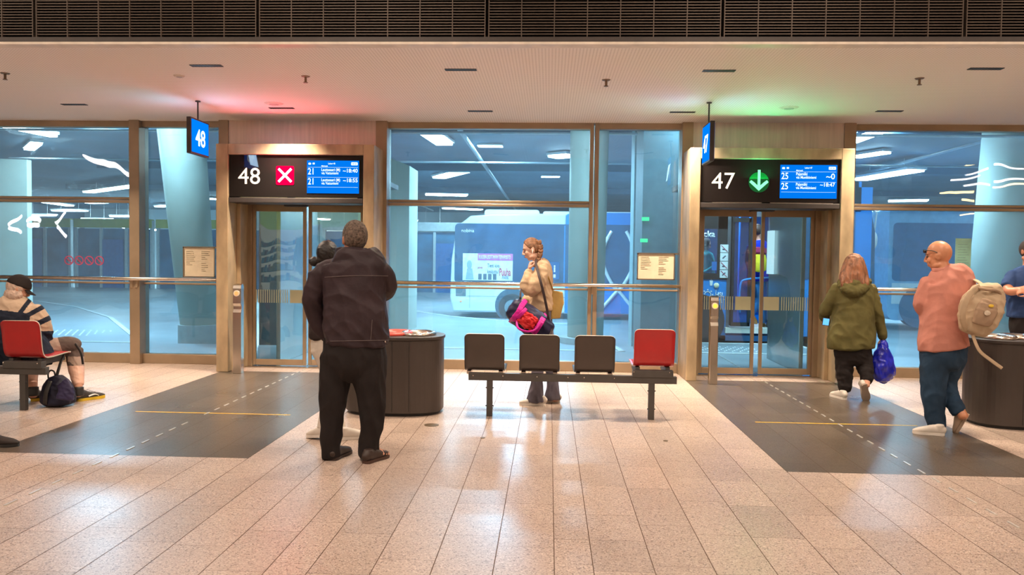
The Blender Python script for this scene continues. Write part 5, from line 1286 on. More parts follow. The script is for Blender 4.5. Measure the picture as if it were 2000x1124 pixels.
# ------------------------------------------------------------------ 3: girl in profile
def girl():
    Y0 = 8.10
    t = thing('person', 'person in beige sweater with a braid, in profile behind the bench, hand at the chin', 'person', (G(1056, 790).x, Y0, 0))
    torso = [(1054, 511, 0, 10, 12), (1059, 518, 0, 14, 26), (1061, 530, 0, 17, 33), (1059, 550, 0, 20, 33), (1058, 575, 0, 22, 31), (1058, 596, 0, 23, 31), (1058, 606, 0, 22, 30)]
    ua = [(1059, 529, -0.16, 15), (1052, 547, -0.19, 16), (1041, 562, -0.21, 15), (1034, 568, -0.21, 13.5)]
    fa = [(1033, 569, -0.21, 12.5), (1028, 560, -0.21, 12.5), (1029, 547, -0.20, 11), (1032, 535, -0.18, 8), (1033, 529, -0.17, 6.5)]
    far = [(1060, 530, 0.15, 13), (1048, 556, 0.17, 13), (1036, 576, 0.12, 11), (1028, 588, 0.02, 9)]
    SW = cloth('beige knitted sweater', (0.52, 0.37, 0.24), 0.9, 0.06, 0.4, 300, 0.3)
    bm = BM(); pc(bm, torso, Y0, power=2.2, cap=0.15, n=24)
    for a in (ua, fa, far): pc(bm, a, Y0)
    sw = organic('sweater', bm, SW, t, 0.008, 3, 0.007, (9, 9, 9), 4.0)
    bm = BM()
    c0 = P(1033, 530, Y0-0.172); chain(bm, [c0+Vector((0, 0, -0.018)), c0+Vector((0, 0, 0.014))], [0.038, 0.034], n=14, sub=1, cap=0.2); organic('cuff', bm, SW, sw, 0.006, 1)
    hips = [(1058, 600, 0, 20, 27), (1058, 625, 0, 20, 30), (1060, 648, 0, 19, 28)]
    nl = [(1056, 640, -0.07, 18), (1053, 690, -0.07, 14), (1050, 735, -0.07, 12), (1048, 760, -0.07, 14), (1046, 778, -0.07, 17.5), (1046, 785, -0.07, 18)]
    fl_ = [(1062, 640, 0.07, 18), (1072, 690, 0.07, 14), (1078, 735, 0.07, 11.5), (1080, 757, 0.07, 13), (1079, 774, 0.07, 16), (1079, 780, 0.07, 16.5)]
    TR = cloth('grey flared trousers', (0.13, 0.115, 0.145))
    bm = BM(); pc(bm, hips, Y0, n=22); pc(bm, nl, Y0, 0.85, cap=0.1); pc(bm, fl_, Y0, 0.85, cap=0.1)
    organic('trousers', bm, TR, t, 0.008, 3, 0.005, (14, 14, 3), 6)
    hc = P(1038, 488, Y0); fw = Vector((-0.93, -0.10, -0.30)); s = 0.90
    bm = BM()
    for ch in (torso, ua, fa, far, hips, nl, fl_): pc(bm, ch, Y0, 0.9, k=0.72, cap=0.3)
    chain(bm, [P(1056, 522, Y0), P(1049, 508, Y0), hc+Vector((0.03, 0, -0.03))], [0.048, 0.045, 0.045], n=16, sub=3)
    head(bm, hc, fw, s)
    hand(bm, P(1033, 528, Y0-0.17), (0.22, 0.10, 1.0), (0.9, 0.25, -0.3), -1, 1.15, 0.95, 0.8)
    hand(bm, P(1027, 589, Y0+0.02), (-0.5, -0.3, -0.6), (0, -1, 0), 1, 0.9, 0.9)
    pc(bm, [(1052, 770, -0.07, 7), (1052, 786, -0.07, 7)], Y0); pc(bm, [(1084, 765, 0.07, 7), (1084, 782, 0.07, 7)], Y0)
    organic('body', bm, SKIN_P, t, 0.0052, 2)
    HB = mat('auburn brown hair', (0.21, 0.095, 0.045), 0.5, 0, 0.25, 25, bump=0.4, bscale=120, stretch=(1, 1, 3))
    bm = BM(); hair_shell(bm, hc, fw, s, (0.083, 0.103, 0.107), lambda d: 1.55-3.0*(d[1]-0.30)+1.2*max(0, d[2]-0.2)*(1 if d[1] < 0.75 else 0)-3.4*max(0, -d[2]-0.05+0.6*d[1])-0.0, shrink=0.84)
    organic('hair', bm, HB, t, 0.005, 2, 0.0018, (40, 40, 20))
    # braid: overlapping strands down the back of the neck
    bm = BM(); N_ = 11
    path = catmull([(1052, 473, 0), (1056, 485, 0), (1055, 498, 0), (1050, 510, 0), (1044, 519, 0)], 4)
    for k in range(N_):
        q = path[int(k*(len(path)-1)/(N_-1))]; c = P(q[0], q[1], Y0-0.035)
        r0 = 0.026 if k < 9 else 0.020
        for g in (-1, 1):
            a = Vector((0.45*g, -0.15, 0.75)).normalized(); f2 = a.cross(Vector((0, 1, 0))).normalized(); u2 = f2.cross(a)
            ball(bm, c+Vector((0.009*g, -0.004, 0)), (r0, r0*0.62, r0*0.75), 12, 8, (a, f2, u2))
    organic('braid', bm, HB, t, 0.0035, 1)
    eyes(t, hc, fw, s, True)
    f, r, u = ortho(fw)
    lp = BM(); ball(lp, hc+(f*0.094-u*0.061)*s, (0.018*s, 0.006*s, 0.009*s), 12, 8, (r, f, u)); obj('lips', lp, mat('lip red', (0.45, 0.10, 0.09), 0.4), t, smooth=True)
    # earbud on the side turned to the camera
    side = r if r.y < 0 else -r
    e = hc+(side*0.091-u*0.008+f*-0.004)*s
    bm = BM(); ball(bm, e, (0.008, 0.006, 0.008), 10, 8); chain(bm, [e, e+Vector((-0.003, -0.004, -0.033))], [0.0042, 0.0038], n=8, sub=1); b = obj('earbud', bm, M_WHITE, None, smooth=True)
    tag(b, 'white wireless earbud in the ear of the braided person', 'earbud')
    h = G(1066, 792); shoe(t, (h.x+0.0, h.y-0.02, 0), (h.x-0.27, h.y-0.02, 0), WHITESHOE, SOLEW, size=0.9)
    h = G(1094, 787); shoe(t, (h.x, h.y+0.0, 0), (h.x-0.25, h.y+0.0, 0), WHITESHOE, SOLEW, size=0.9)
    # duffel bag carried in front of her
    YB_ = 7.74
    NV = cloth('navy bag nylon', (0.022, 0.020, 0.055), 0.45, 0.12, 0.1)
    d = thing('duffel_bag', 'navy duffel bag with magenta and red panels slung from the braided person', 'bag', (P(1035, 625, YB_).x, YB_, P(1035, 625, YB_).z))
    ax = [(1000, 601, 0, 20), (1014, 611, 0, 24), (1032, 624, 0, 26), (1052, 640, 0, 27), (1066, 652, 0, 24)]
    bm = BM(); pc(bm, ax, YB_, 1.05, power=3.0, cap=0.25, n=24); organic('bag_body', bm, NV, d, 0.009, 3, 0.007, (9, 9, 9), 9)
    MG = cloth('magenta nylon', (0.60, 0.02, 0.30), 0.45, 0.10, 0.1); RD = cloth('red nylon', (0.62, 0.025, 0.03), 0.45, 0.10, 0.1)
    def pt(x, y, dy): return P(x, y, YB_+dy)
    bm = BM()
    for x, y in ((1012, 609), (1052, 637)):
        strap(bm, [pt(x+15, y-22, 0.03), pt(x+9, y-14, -0.125), pt(x+1, y, -0.172), pt(x-9, y+14, -0.14), pt(x-15, y+22, 0.0)], 0.028, 0.006)
    o = organic('bag_band', bm, MG, d, 0.005, 1, 0.002, (20, 20, 20))
    bm = BM(); strap(bm, [pt(1009, 626, -0.15), pt(1012, 641, -0.21), pt(1028, 648, -0.22), pt(1045, 645, -0.20), pt(1057, 630, -0.17)], 0.012, 0.006); strap(bm, [pt(1010, 622, -0.16), pt(1020, 612, -0.20), pt(1028, 603, -0.17)], 0.020, 0.006); organic('carry_handle', bm, MG, d, 0.005, 1)
    bm = BM(); pc(bm, [(1018, 618, -0.145, 12, 5), (1030, 627, -0.155, 15, 6), (1043, 636, -0.15, 13, 5)], YB_, power=3, cap=0.3); organic('front_pocket', bm, RD, d, 0.005, 2, 0.009, (22, 22, 22), 2)
    bm = BM(); strap(bm, [pt(1071, 638, -0.05), pt(1070, 614, -0.10), pt(1061, 570, -0.145), pt(1053, 540, -0.12), pt(1047, 517, 0.05), pt(1047, 508, 0.22)], 0.0125, 0.003); obj('shoulder_strap', bm, mat('dark webbing', (0.035, 0.022, 0.025), 0.7), d, smooth=True)
    bm = BM(); strap(bm, [pt(1012, 590, 0.0), pt(1016, 584, 0.02), pt(1017, 570, 0.08), pt(1022, 558, 0.15), pt(1035, 535, 0.25)], 0.009, 0.003); obj('shoulder_strap', bm, MATS['dark webbing'], d, smooth=True)
    for x, y in ((1016, 583), (1071, 617)):
        bm = BM(); ball(bm, pt(x, y, -0.01 if x < 1050 else -0.10), (0.010, 0.008, 0.022), 10, 8); obj('strap_clip', bm, M_BLACK, d, smooth=True)
    # brown paper bag on her far side
    bm = BM(); a = [(1078, 567), (1099, 572), (1101, 592), (1094, 622), (1076, 624)]
    lo = [P(x, y, Y0-0.06) for x, y in a]; hi = [P(x, y, Y0+0.12) for x, y in a]
    v0 = [bm.verts.new(p) for p in lo]; v1 = [bm.verts.new(p+Vector((0.0, 0, 0.01*(i % 2)))) for i, p in enumerate(hi)]
    bm.faces.new(v0); bm.faces.new(v1[::-1])
    for i in range(5): bm.faces.new((v0[i], v1[i], v1[(i+1) % 5], v0[(i+1) % 5]))
    bmesh.ops.subdivide_edges(bm, edges=bm.edges, cuts=3, use_grid_fill=True)
    for v in bm.verts: v.co += Vector((noise.noise(v.co*25), noise.noise(v.co*25+Vector((3, 3, 3))), 0))*0.007
    pb_ = thing('backpack', 'small tan bag on the back of the braided person', 'bag', P(1088, 595, Y0))
    obj('bag_body', bm, cloth('tan canvas', (0.46, 0.30, 0.10), 0.8), pb_, bevel=0.006)
    bm = BM(); strap(bm, [P(1080, 568, Y0-0.05), P(1070, 540, Y0-0.20), P(1060, 522, Y0-0.16)], 0.008, 0.003); obj('strap', bm, MATS['tan canvas'], pb_, smooth=True)
    strap_pts = None
girl()

# ------------------------------------------------------------------ 4: man seated at the left
def man_seated():
    Y0 = 7.52
    t = thing('person', 'person in black cap and striped top seated on the bench at the left', 'person', (P(40, 700, Y0).x, Y0, 0))
    torso = [(26, 580, 0, 20, 17), (26, 590, 0, 34, 24), (26, 604, 0, 50, 28), (27, 626, 0, 58, 32), (30, 655, 0, 60, 34), (34, 685, 0, 60, 36), (36, 704, 0, 58, 36)]
    ra = [(66, 607, 0, 17), (79, 626, 0.02, 18), (86, 650, 0.06, 16), (92, 668, 0.14, 13), (104, 676, 0.26, 11)]
    la = [(-14, 607, 0, 17), (-30, 640, 0.03, 17), (-30, 670, 0.12, 13), (-10, 682, 0.28, 11)]
    tail = [(72, 672, -0.03, 22), (84, 692, -0.04, 20), (92, 706, -0.05, 15)]
    NAVY = cloth('navy jersey', (0.016, 0.022, 0.040), 0.8); CR = cloth('cream jersey', (0.55, 0.41, 0.30), 0.85, 0.05)
    def seg(p, a, b, w):
        ax_, ay = a; bx, by = b; dx, dy = bx-ax_, by-ay; tt = max(0, min(1, ((p[0]-ax_)*dx+(p[1]-ay)*dy)/(dx*dx+dy*dy)))
        return math.hypot(p[0]-ax_-dx*tt, p[1]-ay-dy*tt) < w
    def paint(c):
        p = pix(c)
        if seg(p, (60, 584), (34, 618), 4.2) or seg(p, (84, 600), (44, 622), 4.5) or seg(p, (96, 622), (58, 640), 5.0): return 1
        if p[0] > 58: return 1 if p[1] > 647-max(0, 72-p[0])*0.6 else 0
        return 1 if p[1] > 606+0.12*p[0] and p[1] > 604 else 0
    bm = BM(); pc(bm, torso, Y0, power=2.4, n=24, cap=0.2)
    for a in (ra, la, tail): pc(bm, a, Y0)
    organic('hooded_top', bm, [CR, NAVY], t, 0.006, 4, 0.006, (8, 8, 8), 11, paint=paint)
    thigh = [(56, 690, 0.06, 24), (100, 682, 0.14, 22), (135, 676, 0.24, 19), (147, 680, 0.27, 17)]
    shin = [(146, 684, 0.27, 16), (147, 705, 0.24, 16), (150, 730, 0.16, 13.5), (153, 752, 0.10, 10)]
    th2 = [(20, 690, 0.06, 24), (40, 684, 0.20, 21), (60, 682, 0.36, 18)]
    sh2 = [(60, 686, 0.36, 15), (61, 712, 0.28, 14), (62, 735, 0.16, 11), (64, 755, 0.10, 9)]
    LG = cloth('brown leggings', (0.10, 0.070, 0.060)); PALE = cloth('pale brown tights', (0.36, 0.25, 0.20), 0.7, 0.04)
    def paint2(c):
        p = pix(c)
        if p[0] > 86:
            if p[1] > 715: return 1
            if seg(p, (134, 712), (150, 726), 5): return 0
            if p[0] < 116+0.35*(p[1]-670): return 2
            if p[1] > 697 and p[0] > 132: return 2
            return 0
        return 1 if p[1] > 730 else 0
    bm = BM()
    for a in (thigh, shin, th2, sh2): pc(bm, a, Y0, cap=0.4)
    organic('leggings', bm, [LG, SKIN_P, PALE], t, 0.0055, 4, 0.002, (12, 12, 12), 2, paint=paint2)
    bm = BM(); strap(bm, [P(147, 672, Y0+0.18), P(158, 690, Y0+0.14), P(162, 712, Y0+0.15)], 0.012, 0.004); obj('knee_strap', bm, M_BLACK, t, smooth=True)
    hc = P(36, 566, Y0+0.02); fw = Vector((0.78, 0.50, -0.40))
    bm = BM()
    for ch in (torso, ra, la, thigh, shin, th2, sh2): pc(bm, ch, Y0, 0.9, k=0.82, cap=0.3)
    chain(bm, [P(28, 596, Y0), hc-Vector((0.01, 0, 0.02))], [0.062, 0.058], n=16, sub=1)
    head(bm, hc, fw, 0.98)
    hand(bm, P(105, 677, Y0+0.27), (0.6, 0.5, -0.2), (0, 0, -1), 1, 0.4); hand(bm, P(-8, 683, Y0+0.29), (0.6, 0.5, -0.2), (0, 0, -1), -1, 0.4)
    pc(bm, [(153, 748, 0.10, 8), (153, 772, 0.09, 8)], Y0); pc(bm, [(64, 748, 0.10, 8), (65, 774, 0.09, 8)], Y0)
    organic('body', bm, SKIN, t, 0.008, 2)
    bm = BM(); hair_shell(bm, hc, fw, 0.98, (0.086, 0.107, 0.106), lambda d: 1.5-3.0*(d[1]-0.15)-1.2*max(0, -d[2]-0.75), shrink=0.84)
    pc(bm, [(18, 574, -0.02, 11), (30, 578, -0.05, 11), (40, 577, -0.03, 7)], Y0)
    organic('hair', bm, mat('grey white hair', (0.55, 0.40, 0.32), 0.7, 0, 0.15, 30, bump=0.4, bscale=120), t, 0.005, 2, 0.003, (35, 35, 20))
    eyes(t, hc, fw, 0.98)
    CAP = cloth('black cap cotton', (0.022, 0.016, 0.015), 0.8)
    f, r, u = ortho(fw); u2 = (u+f*0.25-f*0.35).normalized()
    cp = thing('cap', 'black baseball cap on the seated person', 'cap', hc+u*0.06)
    bm = BM(); hair_shell(bm, hc+u*0.006, fw, 0.98, (0.093, 0.115, 0.117), lambda d: 0.5+6.0*(d[2]+0.05), shrink=0.70)
    organic('crown', bm, CAP, cp, 0.005, 2)
    bm = BM(); b0 = hc+(u*0.035+f*0.085)*0.98
    v = []
    for sgn in (0, 1):
        for k in range(13):
            a = -1+2*k/12; v.append((b0+r*a*0.072+f*(0.0+0.0*a)-f*0.035*a*a-u*0.012*a*a-u*0.004*sgn, b0+r*a*0.060+f*(0.075*math.sqrt(max(0, 1-a*a*0.98)))-u*(0.028+0.012*a*a)-u*0.004*sgn))
    A = [bm.verts.new(p[0]) for p in v]; B = [bm.verts.new(p[1]) for p in v]
    for k in range(12):
        bm.faces.new((A[k], A[k+1], B[k+1], B[k])); bm.faces.new((A[13+k], B[13+k], B[14+k], A[14+k])); bm.faces.new((B[k], B[k+1], B[14+k], B[13+k])); bm.faces.new((A[k], A[13+k], A[14+k], A[k+1]))
    obj('visor', bm, CAP, cp, smooth=True)
    SN = mat('black trainer mesh', (0.035, 0.028, 0.025), 0.6); YS = mat('yellow sole', (0.62, 0.42, 0.02), 0.5)
    def laces(s_, h, dd):
        bm = BM(); up = Vector((0, 0, 1)); rg = dd.cross(up)
        for k in range(4):
            c = h+dd*(0.12+0.026*k)+up*(0.098-0.010*k); tube(bm, [c-rg*0.020, c+up*0.006, c+rg*0.020], 0.0028, n=6)
        obj('laces', bm, mat('lace grey', (0.45, 0.40, 0.36), 0.7), s_)
        bm = BM(); c = h+dd*0.15-rg*0; pts = [h+dd*0.10-rg*0.0+up*0.045, h+dd*0.16+up*0.055, h+dd*0.205+up*0.035]
        sd = -1 if rg.y > 0 else 1
        strap(bm, [p+rg*sd*0.043 for p in pts], 0.007, 0.003); obj('side_stripe', bm, M_WHITE, s_)
    h = G(150, 785); tt = G(206, 776); dd = (Vector(tt)-Vector(h)).normalized()
    s_ = shoe(t, h, Vector(h)+dd*0.30, SN, YS, size=1.1, high=1.2, name='trainer', thick=1.3); laces(s_, Vector(h), dd)
    h = G(60, 784); s_ = shoe(t, (h.x, h.y, 0), (h.x+0.24, h.y+0.12, 0), SN, YS, size=1.1, high=1.2, name='trainer', thick=1.3); laces(s_, Vector(h), Vector((0.9, 0.44, 0)))
    for x in (153, 65):
        bm = BM(); pc(bm, [(x, 757, 0.10, 10), (x, 773, 0.09, 10.5)], Y0, cap=0.2); obj('sock', bm, M_BLACK, t, smooth=True)
    # dark backpack on the floor between the feet
    YK = 7.45
    b = thing('backpack', 'dark navy backpack on the floor beside the foot of the seated person', 'backpack', (P(114, 790, YK).x, YK, 0))
    BK = cloth('dark navy nylon', (0.012, 0.012, 0.028), 0.55, 0.15, 0.1)
    zb = lambda x, y, dy, r, rv=None: (x, y, dy, r) if rv is None else (x, y, dy, r, rv)
    bm = BM(); pc(bm, [(109, 737, 0, 12, 12), (111, 750, 0, 24, 20), (113, 768, 0, 31, 24), (114, 786, 0, 31, 25)], YK, power=2.6, cap=0.25, n=24)
    organic('bag_body', bm, BK, b, 0.008, 3, 0.006, (10, 10, 10), 5)
    bm = BM(); pc(bm, [(122, 748, -0.10, 13, 4), (128, 764, -0.14, 17, 6), (127, 780, -0.15, 18, 7)], YK, power=3, cap=0.3); organic('front_pocket', bm, cloth('violet navy nylon', (0.030, 0.024, 0.065), 0.5), b, 0.006, 2, 0.003, (15, 15, 15), 2)
    bm = BM(); strap(bm, [P(95, 741, YK), P(94, 731, YK), P(99, 724, YK), P(106, 727, YK), P(108, 738, YK)], 0.008, 0.004); obj('grab_loop', bm, M_BLACK, b, smooth=True)
    bm = BM(); strap(bm, [P(98, 745, YK-0.10), P(90, 768, YK-0.14), P(88, 790, YK-0.12)], 0.022, 0.008); strap(bm, [P(110, 738, YK-0.02), P(115, 720, YK+0.02), P(121, 700, YK+0.10), P(124, 690, YK+0.16)], 0.016, 0.005); obj('strap', bm, M_BLACK, b, smooth=True)
man_seated()

# ------------------------------------------------------------------ 5: woman in olive parka walking to gate 47
def woman_parka():
    Y0 = 8.80
    t = thing('person', 'person with long auburn hair in an olive hooded parka seen from behind', 'person', (G(1665, 778).x, Y0, 0))
    torso = [(1667, 546, 0, 17, 15), (1667, 552, 0, 28, 20), (1667, 562, 0, 36, 25), (1667, 580, 0, 37, 28), (1666, 610, 0, 37, 28), (1664, 640, 0, 42, 31), (1662, 665, 0, 44, 32), (1662, 680, 0, 42, 31)]
    la = [(1638, 562, 0, 13), (1628, 582, 0.02, 13), (1615, 602, 0.06, 12), (1610, 614, 0.12, 10), (1612, 622, 0.20, 8.5)]
    ra = [(1697, 562, 0, 13), (1706, 590, 0, 12.5), (1714, 618, 0, 11), (1721, 642, 0.02, 9), (1724, 660, 0.03, 7.5)]
    OL = cloth('olive parka cotton', (0.095, 0.082, 0.028), 0.85, 0.12)
    bm = BM(); pc(bm, torso, Y0, power=2.3, n=26, cap=0.12); pc(bm, la, Y0); pc(bm, ra, Y0)
    pk = organic('parka', bm, OL, t, 0.009, 3, 0.007, (8, 8, 6), 21)
    bm = BM(); pc(bm, [(1644, 549, -0.06, 8), (1650, 562, -0.13, 10), (1668, 570, -0.17, 11), (1686, 562, -0.13, 10), (1694, 549, -0.06, 8)], Y0)
    pc(bm, [(1652, 548, -0.05, 9), (1668, 556, -0.12, 12), (1684, 548, -0.05, 9)], Y0); organic('hood', bm, OL, pk, 0.008, 3, 0.005, (14, 14, 14), 3)
    hips = [(1664, 668, 0, 33, 26), (1666, 690, 0, 35, 26), (1667, 704, 0, 30, 22)]
    ll = [(1650, 690, 0, 18), (1649, 715, 0, 16.5), (1650, 742, 0, 14), (1650, 756, 0, 13), (1650, 764, 0, 10)]
    rl = [(1683, 690, 0, 18), (1688, 712, -0.02, 16), (1692, 730, -0.08, 13), (1693, 741, -0.12, 11.5), (1693, 746, -0.14, 9)]
    bm = BM(); pc(bm, hips, Y0); pc(bm, ll, Y0, cap=0.3); pc(bm, rl, Y0, cap=0.3)
    organic('trousers', bm, cloth('black joggers', (0.016, 0.012, 0.012)), t, 0.009, 3, 0.006, (10, 10, 10), 5)
    hc = P(1668, 519, Y0+0.02); fw = Vector((-0.15, 0.95, -0.12))
    bm = BM()
    for ch in (torso, la, ra, hips, ll, rl): pc(bm, ch, Y0, 0.9, k=0.8, cap=0.3)
    chain(bm, [P(1667, 552, Y0), hc-Vector((0, 0, 0.03))], [0.055, 0.05], n=14, sub=1)
    head(bm, hc, fw, 0.93)
    hand(bm, P(1724, 660, Y0+0.03), (0.02, 0.05, -1), (-1, 0.1, 0), 1, 1.2, 0.9, 0.8)
    hand(bm, P(1612, 622, Y0+0.21), (0.15, 0.55, -0.35), (0.2, 0.3, 1), 1, 0.8, 0.9, 0.6)
    pc(bm, [(1650, 758, 0, 6.5), (1648, 772, 0, 7)], Y0); pc(bm, [(1693, 740, -0.13, 6.5), (1692, 754, -0.16, 6.5)], Y0)
    organic('body', bm, SKIN, t, 0.007, 2)
    HR = mat('auburn hair', (0.215, 0.085, 0.040), 0.5, 0, 0.3, 9, bump=0.5, bscale=70, stretch=(3, 3, 0.5))
    bm = BM(); hair_shell(bm, hc, fw, 0.93, (0.090, 0.108, 0.112), lambda d: 1.5-2.6*(d[1]-0.45), shrink=0.82)
    pc(bm, [(1668, 508, -0.02, 17, 15), (1668, 520, -0.04, 21, 17), (1668, 533, -0.06, 25, 16), (1668, 546, -0.09, 28, 13), (1669, 557, -0.12, 26, 9), (1670, 562, -0.13, 20, 6)], Y0, power=2.3)
    for k in range(7): pc(bm, [(1646+k*7.5, 540, -0.11, 4), (1645+k*8, 556+3*math.sin(k*2), -0.15, 3.4), (1647+k*7.4, 564+3*math.sin(k*3), -0.15, 1.5)], Y0)
    organic('hair', bm, HR, t, 0.006, 2, 0.004, (26, 26, 5))
    eyes(t, hc, fw)
    h = G(1650, 781); shoe(t, (h.x, h.y-0.02, 0), (h.x-0.07, h.y+0.23, 0), WHITESHOE, SOLEW, size=0.95)
    hp = P(1689, 752, Y0-0.20); tp = P(1693, 784, Y0-0.10); shoe(t, hp, tp, WHITESHOE, mat('grey brown sole', (0.30, 0.23, 0.18), 0.7), up=(0, 1, 0.15), size=0.95)
    # phone
    c = P(1613, 629, Y0+0.02); ph = thing('phone', 'lit phone in the left hand of the person in the olive parka', 'phone', c)
    bm = BM(); add_bm(bm, boxbm(((-0.036, -0.004, -0.04), (0.036, 0.004, 0.04))), Matrix.Translation(c) @ Matrix.Rotation(0.12, 4, 'Y')); obj('case', bm, M_BLACK, ph)
    bm = BM(); add_bm(bm, boxbm(((-0.032, -0.0065, -0.036), (0.032, -0.0045, 0.036))), Matrix.Translation(c) @ Matrix.Rotation(0.12, 4, 'Y')); obj('screen', bm, emis('phone screen', (0.12, 0.42, 1.0), 1.6), ph)
    # blue carrier bag
    YB_ = Y0+0.0; BL = mat('blue plastic film', (0.012, 0.020, 0.42), 0.22, 0, 0.25, 9, bump=0.5, bscale=14, coat=0.3)
    b = thing('carrier_bag', 'blue plastic carrier bag hanging from the right hand of the person in the olive parka', 'bag', P(1724, 710, YB_))
    bm = BM(); pc(bm, [(1725, 668, 0, 5), (1725, 676, 0, 9), (1724, 692, 0, 16, 12), (1724, 712, 0, 21, 15), (1725, 730, 0, 21.5, 15), (1725, 742, 0, 14, 10), (1725, 747, 0, 7, 5)], YB_)
    organic('bag_body', bm, BL, b, 0.006, 2, 0.009, (16, 16, 7), 3)
    bm = BM(); strap(bm, [P(1719, 676, YB_), P(1721, 664, YB_+0.03), P(1725, 661, YB_+0.04), P(1731, 668, YB_+0.02), P(1735, 678, YB_)], 0.006, 0.003); obj('handles', bm, BL, b, smooth=True)
woman_parka()

# ------------------------------------------------------------------ 6: bald man in pink shirt
def man_pink():
    Y0 = 7.12
    t = thing('person', 'bald person in pink shirt and blue jeans walking at the right', 'person', (G(1840, 848).x, Y0, 0))
    torso = [(1838, 524, 0, 18, 17), (1842, 532, 0, 31, 22), (1848, 542, 0, 45, 27), (1850, 556, 0, 49, 31), (1847, 585, 0, 45, 33), (1843, 615, 0, 41, 33), (1842, 645, 0, 41, 34), (1841, 668, 0, 44, 35), (1842, 680, 0, 45, 35)]
    la = [(1816, 551, 0, 17), (1808, 575, 0.02, 18), (1801, 596, 0.04, 15.5), (1804, 606, 0.10, 13), (1820, 600, 0.24, 11), (1836, 590, 0.36, 9)]
    ra = [(1886, 556, 0, 17), (1898, 585, 0.03, 16), (1900, 608, 0.10, 13), (1888, 606, 0.25, 11), (1872, 598, 0.36, 9)]
    PK = cloth('pink linen shirt', (0.56, 0.235, 0.185), 0.85, 0.07)
    bm = BM(); pc(bm, torso, Y0, power=2.4, n=26, cap=0.1); pc(bm, la, Y0); pc(bm, ra, Y0)
    sh = organic('shirt', bm, PK, t, 0.009, 3, 0.006, (8, 8, 5), 31)
    bm = BM(); c = P(1842, 528, Y0); n = 22
    pts = [c+Vector((0.085*math.cos(2*PI*k/n+0.6), 0.075*math.sin(2*PI*k/n+0.6), 0.0)) for k in range(20)]
    chain(bm, pts, [0.007]*20, [0.020]*20, n=10, sub=1, cap=0.3, aux=Vector((0.0, 0.1, 1))); organic('collar', bm, PK, sh, 0.005, 1)
    hips = [(1842, 672, 0, 40, 30), (1843, 692, 0, 43, 32), (1842, 710, 0, 37, 28)]
    ll = [(1827, 695, 0, 27), (1824, 735, 0, 24), (1822, 770, 0, 21.5), (1825, 805, 0, 18), (1829, 828, 0, 16.5), (1830, 834, 0, 16)]
    rl = [(1862, 695, 0, 25), (1853, 725, 0.08, 21), (1848, 748, 0.10, 18.5), (1856, 775, 0.03, 16), (1869, 798, -0.06, 14.5), (1874, 805, -0.08, 13.5)]
    bm = BM(); pc(bm, hips, Y0, n=22); pc(bm, ll, Y0, cap=0.15); pc(bm, rl, Y0, cap=0.2)
    organic('jeans', bm, cloth('dark blue denim', (0.020, 0.045, 0.085), 0.8, 0.15), t, 0.009, 3, 0.006, (10, 10, 6), 5)
    hc = P(1833, 501, Y0+0.02); fw = Vector((-0.78, 0.55, -0.18))
    bm = BM()
    for ch in (torso, la, ra, hips, ll, rl): pc(bm, ch, Y0, 0.9, k=0.82, cap=0.3)
    chain(bm, [P(1843, 538, Y0), P(1841, 524, Y0), hc-Vector((-0.01, 0, 0.03))], [0.07, 0.062, 0.058], n=16, sub=2)
    head(bm, hc, fw, 1.04)
    hand(bm, P(1837, 589, Y0+0.37), (0.4, 0.6, 0.3), (0, -0.2, 1), 1, 0.8); hand(bm, P(1871, 597, Y0+0.37), (-0.4, 0.6, 0.3), (0, -0.2, 1), -1, 0.8)
    pc(bm, [(1830, 828, 0, 10), (1828, 842, 0, 10)], Y0); pc(bm, [(1874, 800, -0.08, 9), (1882, 815, -0.12, 9)], Y0)
    organic('body', bm, mat('tanned skin', (0.56, 0.24, 0.13), 0.38, 0, 0.05, 6), t, 0.007, 2)
    eyes(t, hc, fw, 1.04)
    f, r, u = ortho(fw)
    g = thing('sunglasses', 'dark sunglasses pushed up on the forehead of the bald person', 'sunglasses', hc+f*0.09+u*0.07)
    for q in (-1, 1):
        bm = BM(); ball(bm, hc+f*0.100+u*0.062+r*q*0.034, (0.030, 0.006, 0.018), 14, 8, (r, f, u)); obj('lens', bm, M_BLACKGLASS, g, smooth=True)
        bm = BM(); chain(bm, [hc+f*0.095+u*0.066+r*q*0.062, hc+f*0.03+u*0.055+r*q*0.086, hc-f*0.01+u*0.03+r*q*0.087], [0.0035]*3, n=8, sub=3); obj('temple', bm, M_BLACK, g, smooth=True)
    a = G(1843, 851); shoe(t, (a.x, a.y-0.02, 0), (a.x-0.24, a.y+0.06, 0), WHITESHOE, SOLEW, size=0.92, high=0.85)
    hp = P(1893, 812, 7.02); tp = G(1872, 846); shoe(t, hp, tp, mat('beige blurred shoe', (0.50, 0.36, 0.26), 0.7), mat('tan sole', (0.45, 0.33, 0.24), 0.7), up=(-0.72, 0.45, 0.5), size=1.05)
    # backpack
    YK = 6.86
    b = thing('backpack', 'beige canvas backpack hanging from the right shoulder of the bald person in pink', 'backpack', P(1915, 605, YK))
    BG = cloth('beige canvas', (0.50, 0.38, 0.26), 0.85, 0.06); BD = cloth('tan canvas shade', (0.36, 0.25, 0.17), 0.85, 0.06)
    bm = BM(); pc(bm, [(1926, 560, 0, 24, 18), (1926, 574, 0, 31, 24), (1918, 600, 0, 37, 28), (1908, 628, 0, 33, 27), (1902, 648, 0, 24, 20)], YK, power=2.7, cap=0.3, n=28)
    organic('bag_body', bm, BG, b, 0.008, 3, 0.006, (10, 10, 10), 41)
    bm = BM(); pc(bm, [(1932, 590, -0.10, 16, 6), (1926, 610, -0.125, 20, 8), (1916, 634, -0.11, 17, 6)], YK, power=3, cap=0.3); organic('front_pocket', bm, BD, b, 0.006, 2, 0.003, (12, 12, 12), 4)
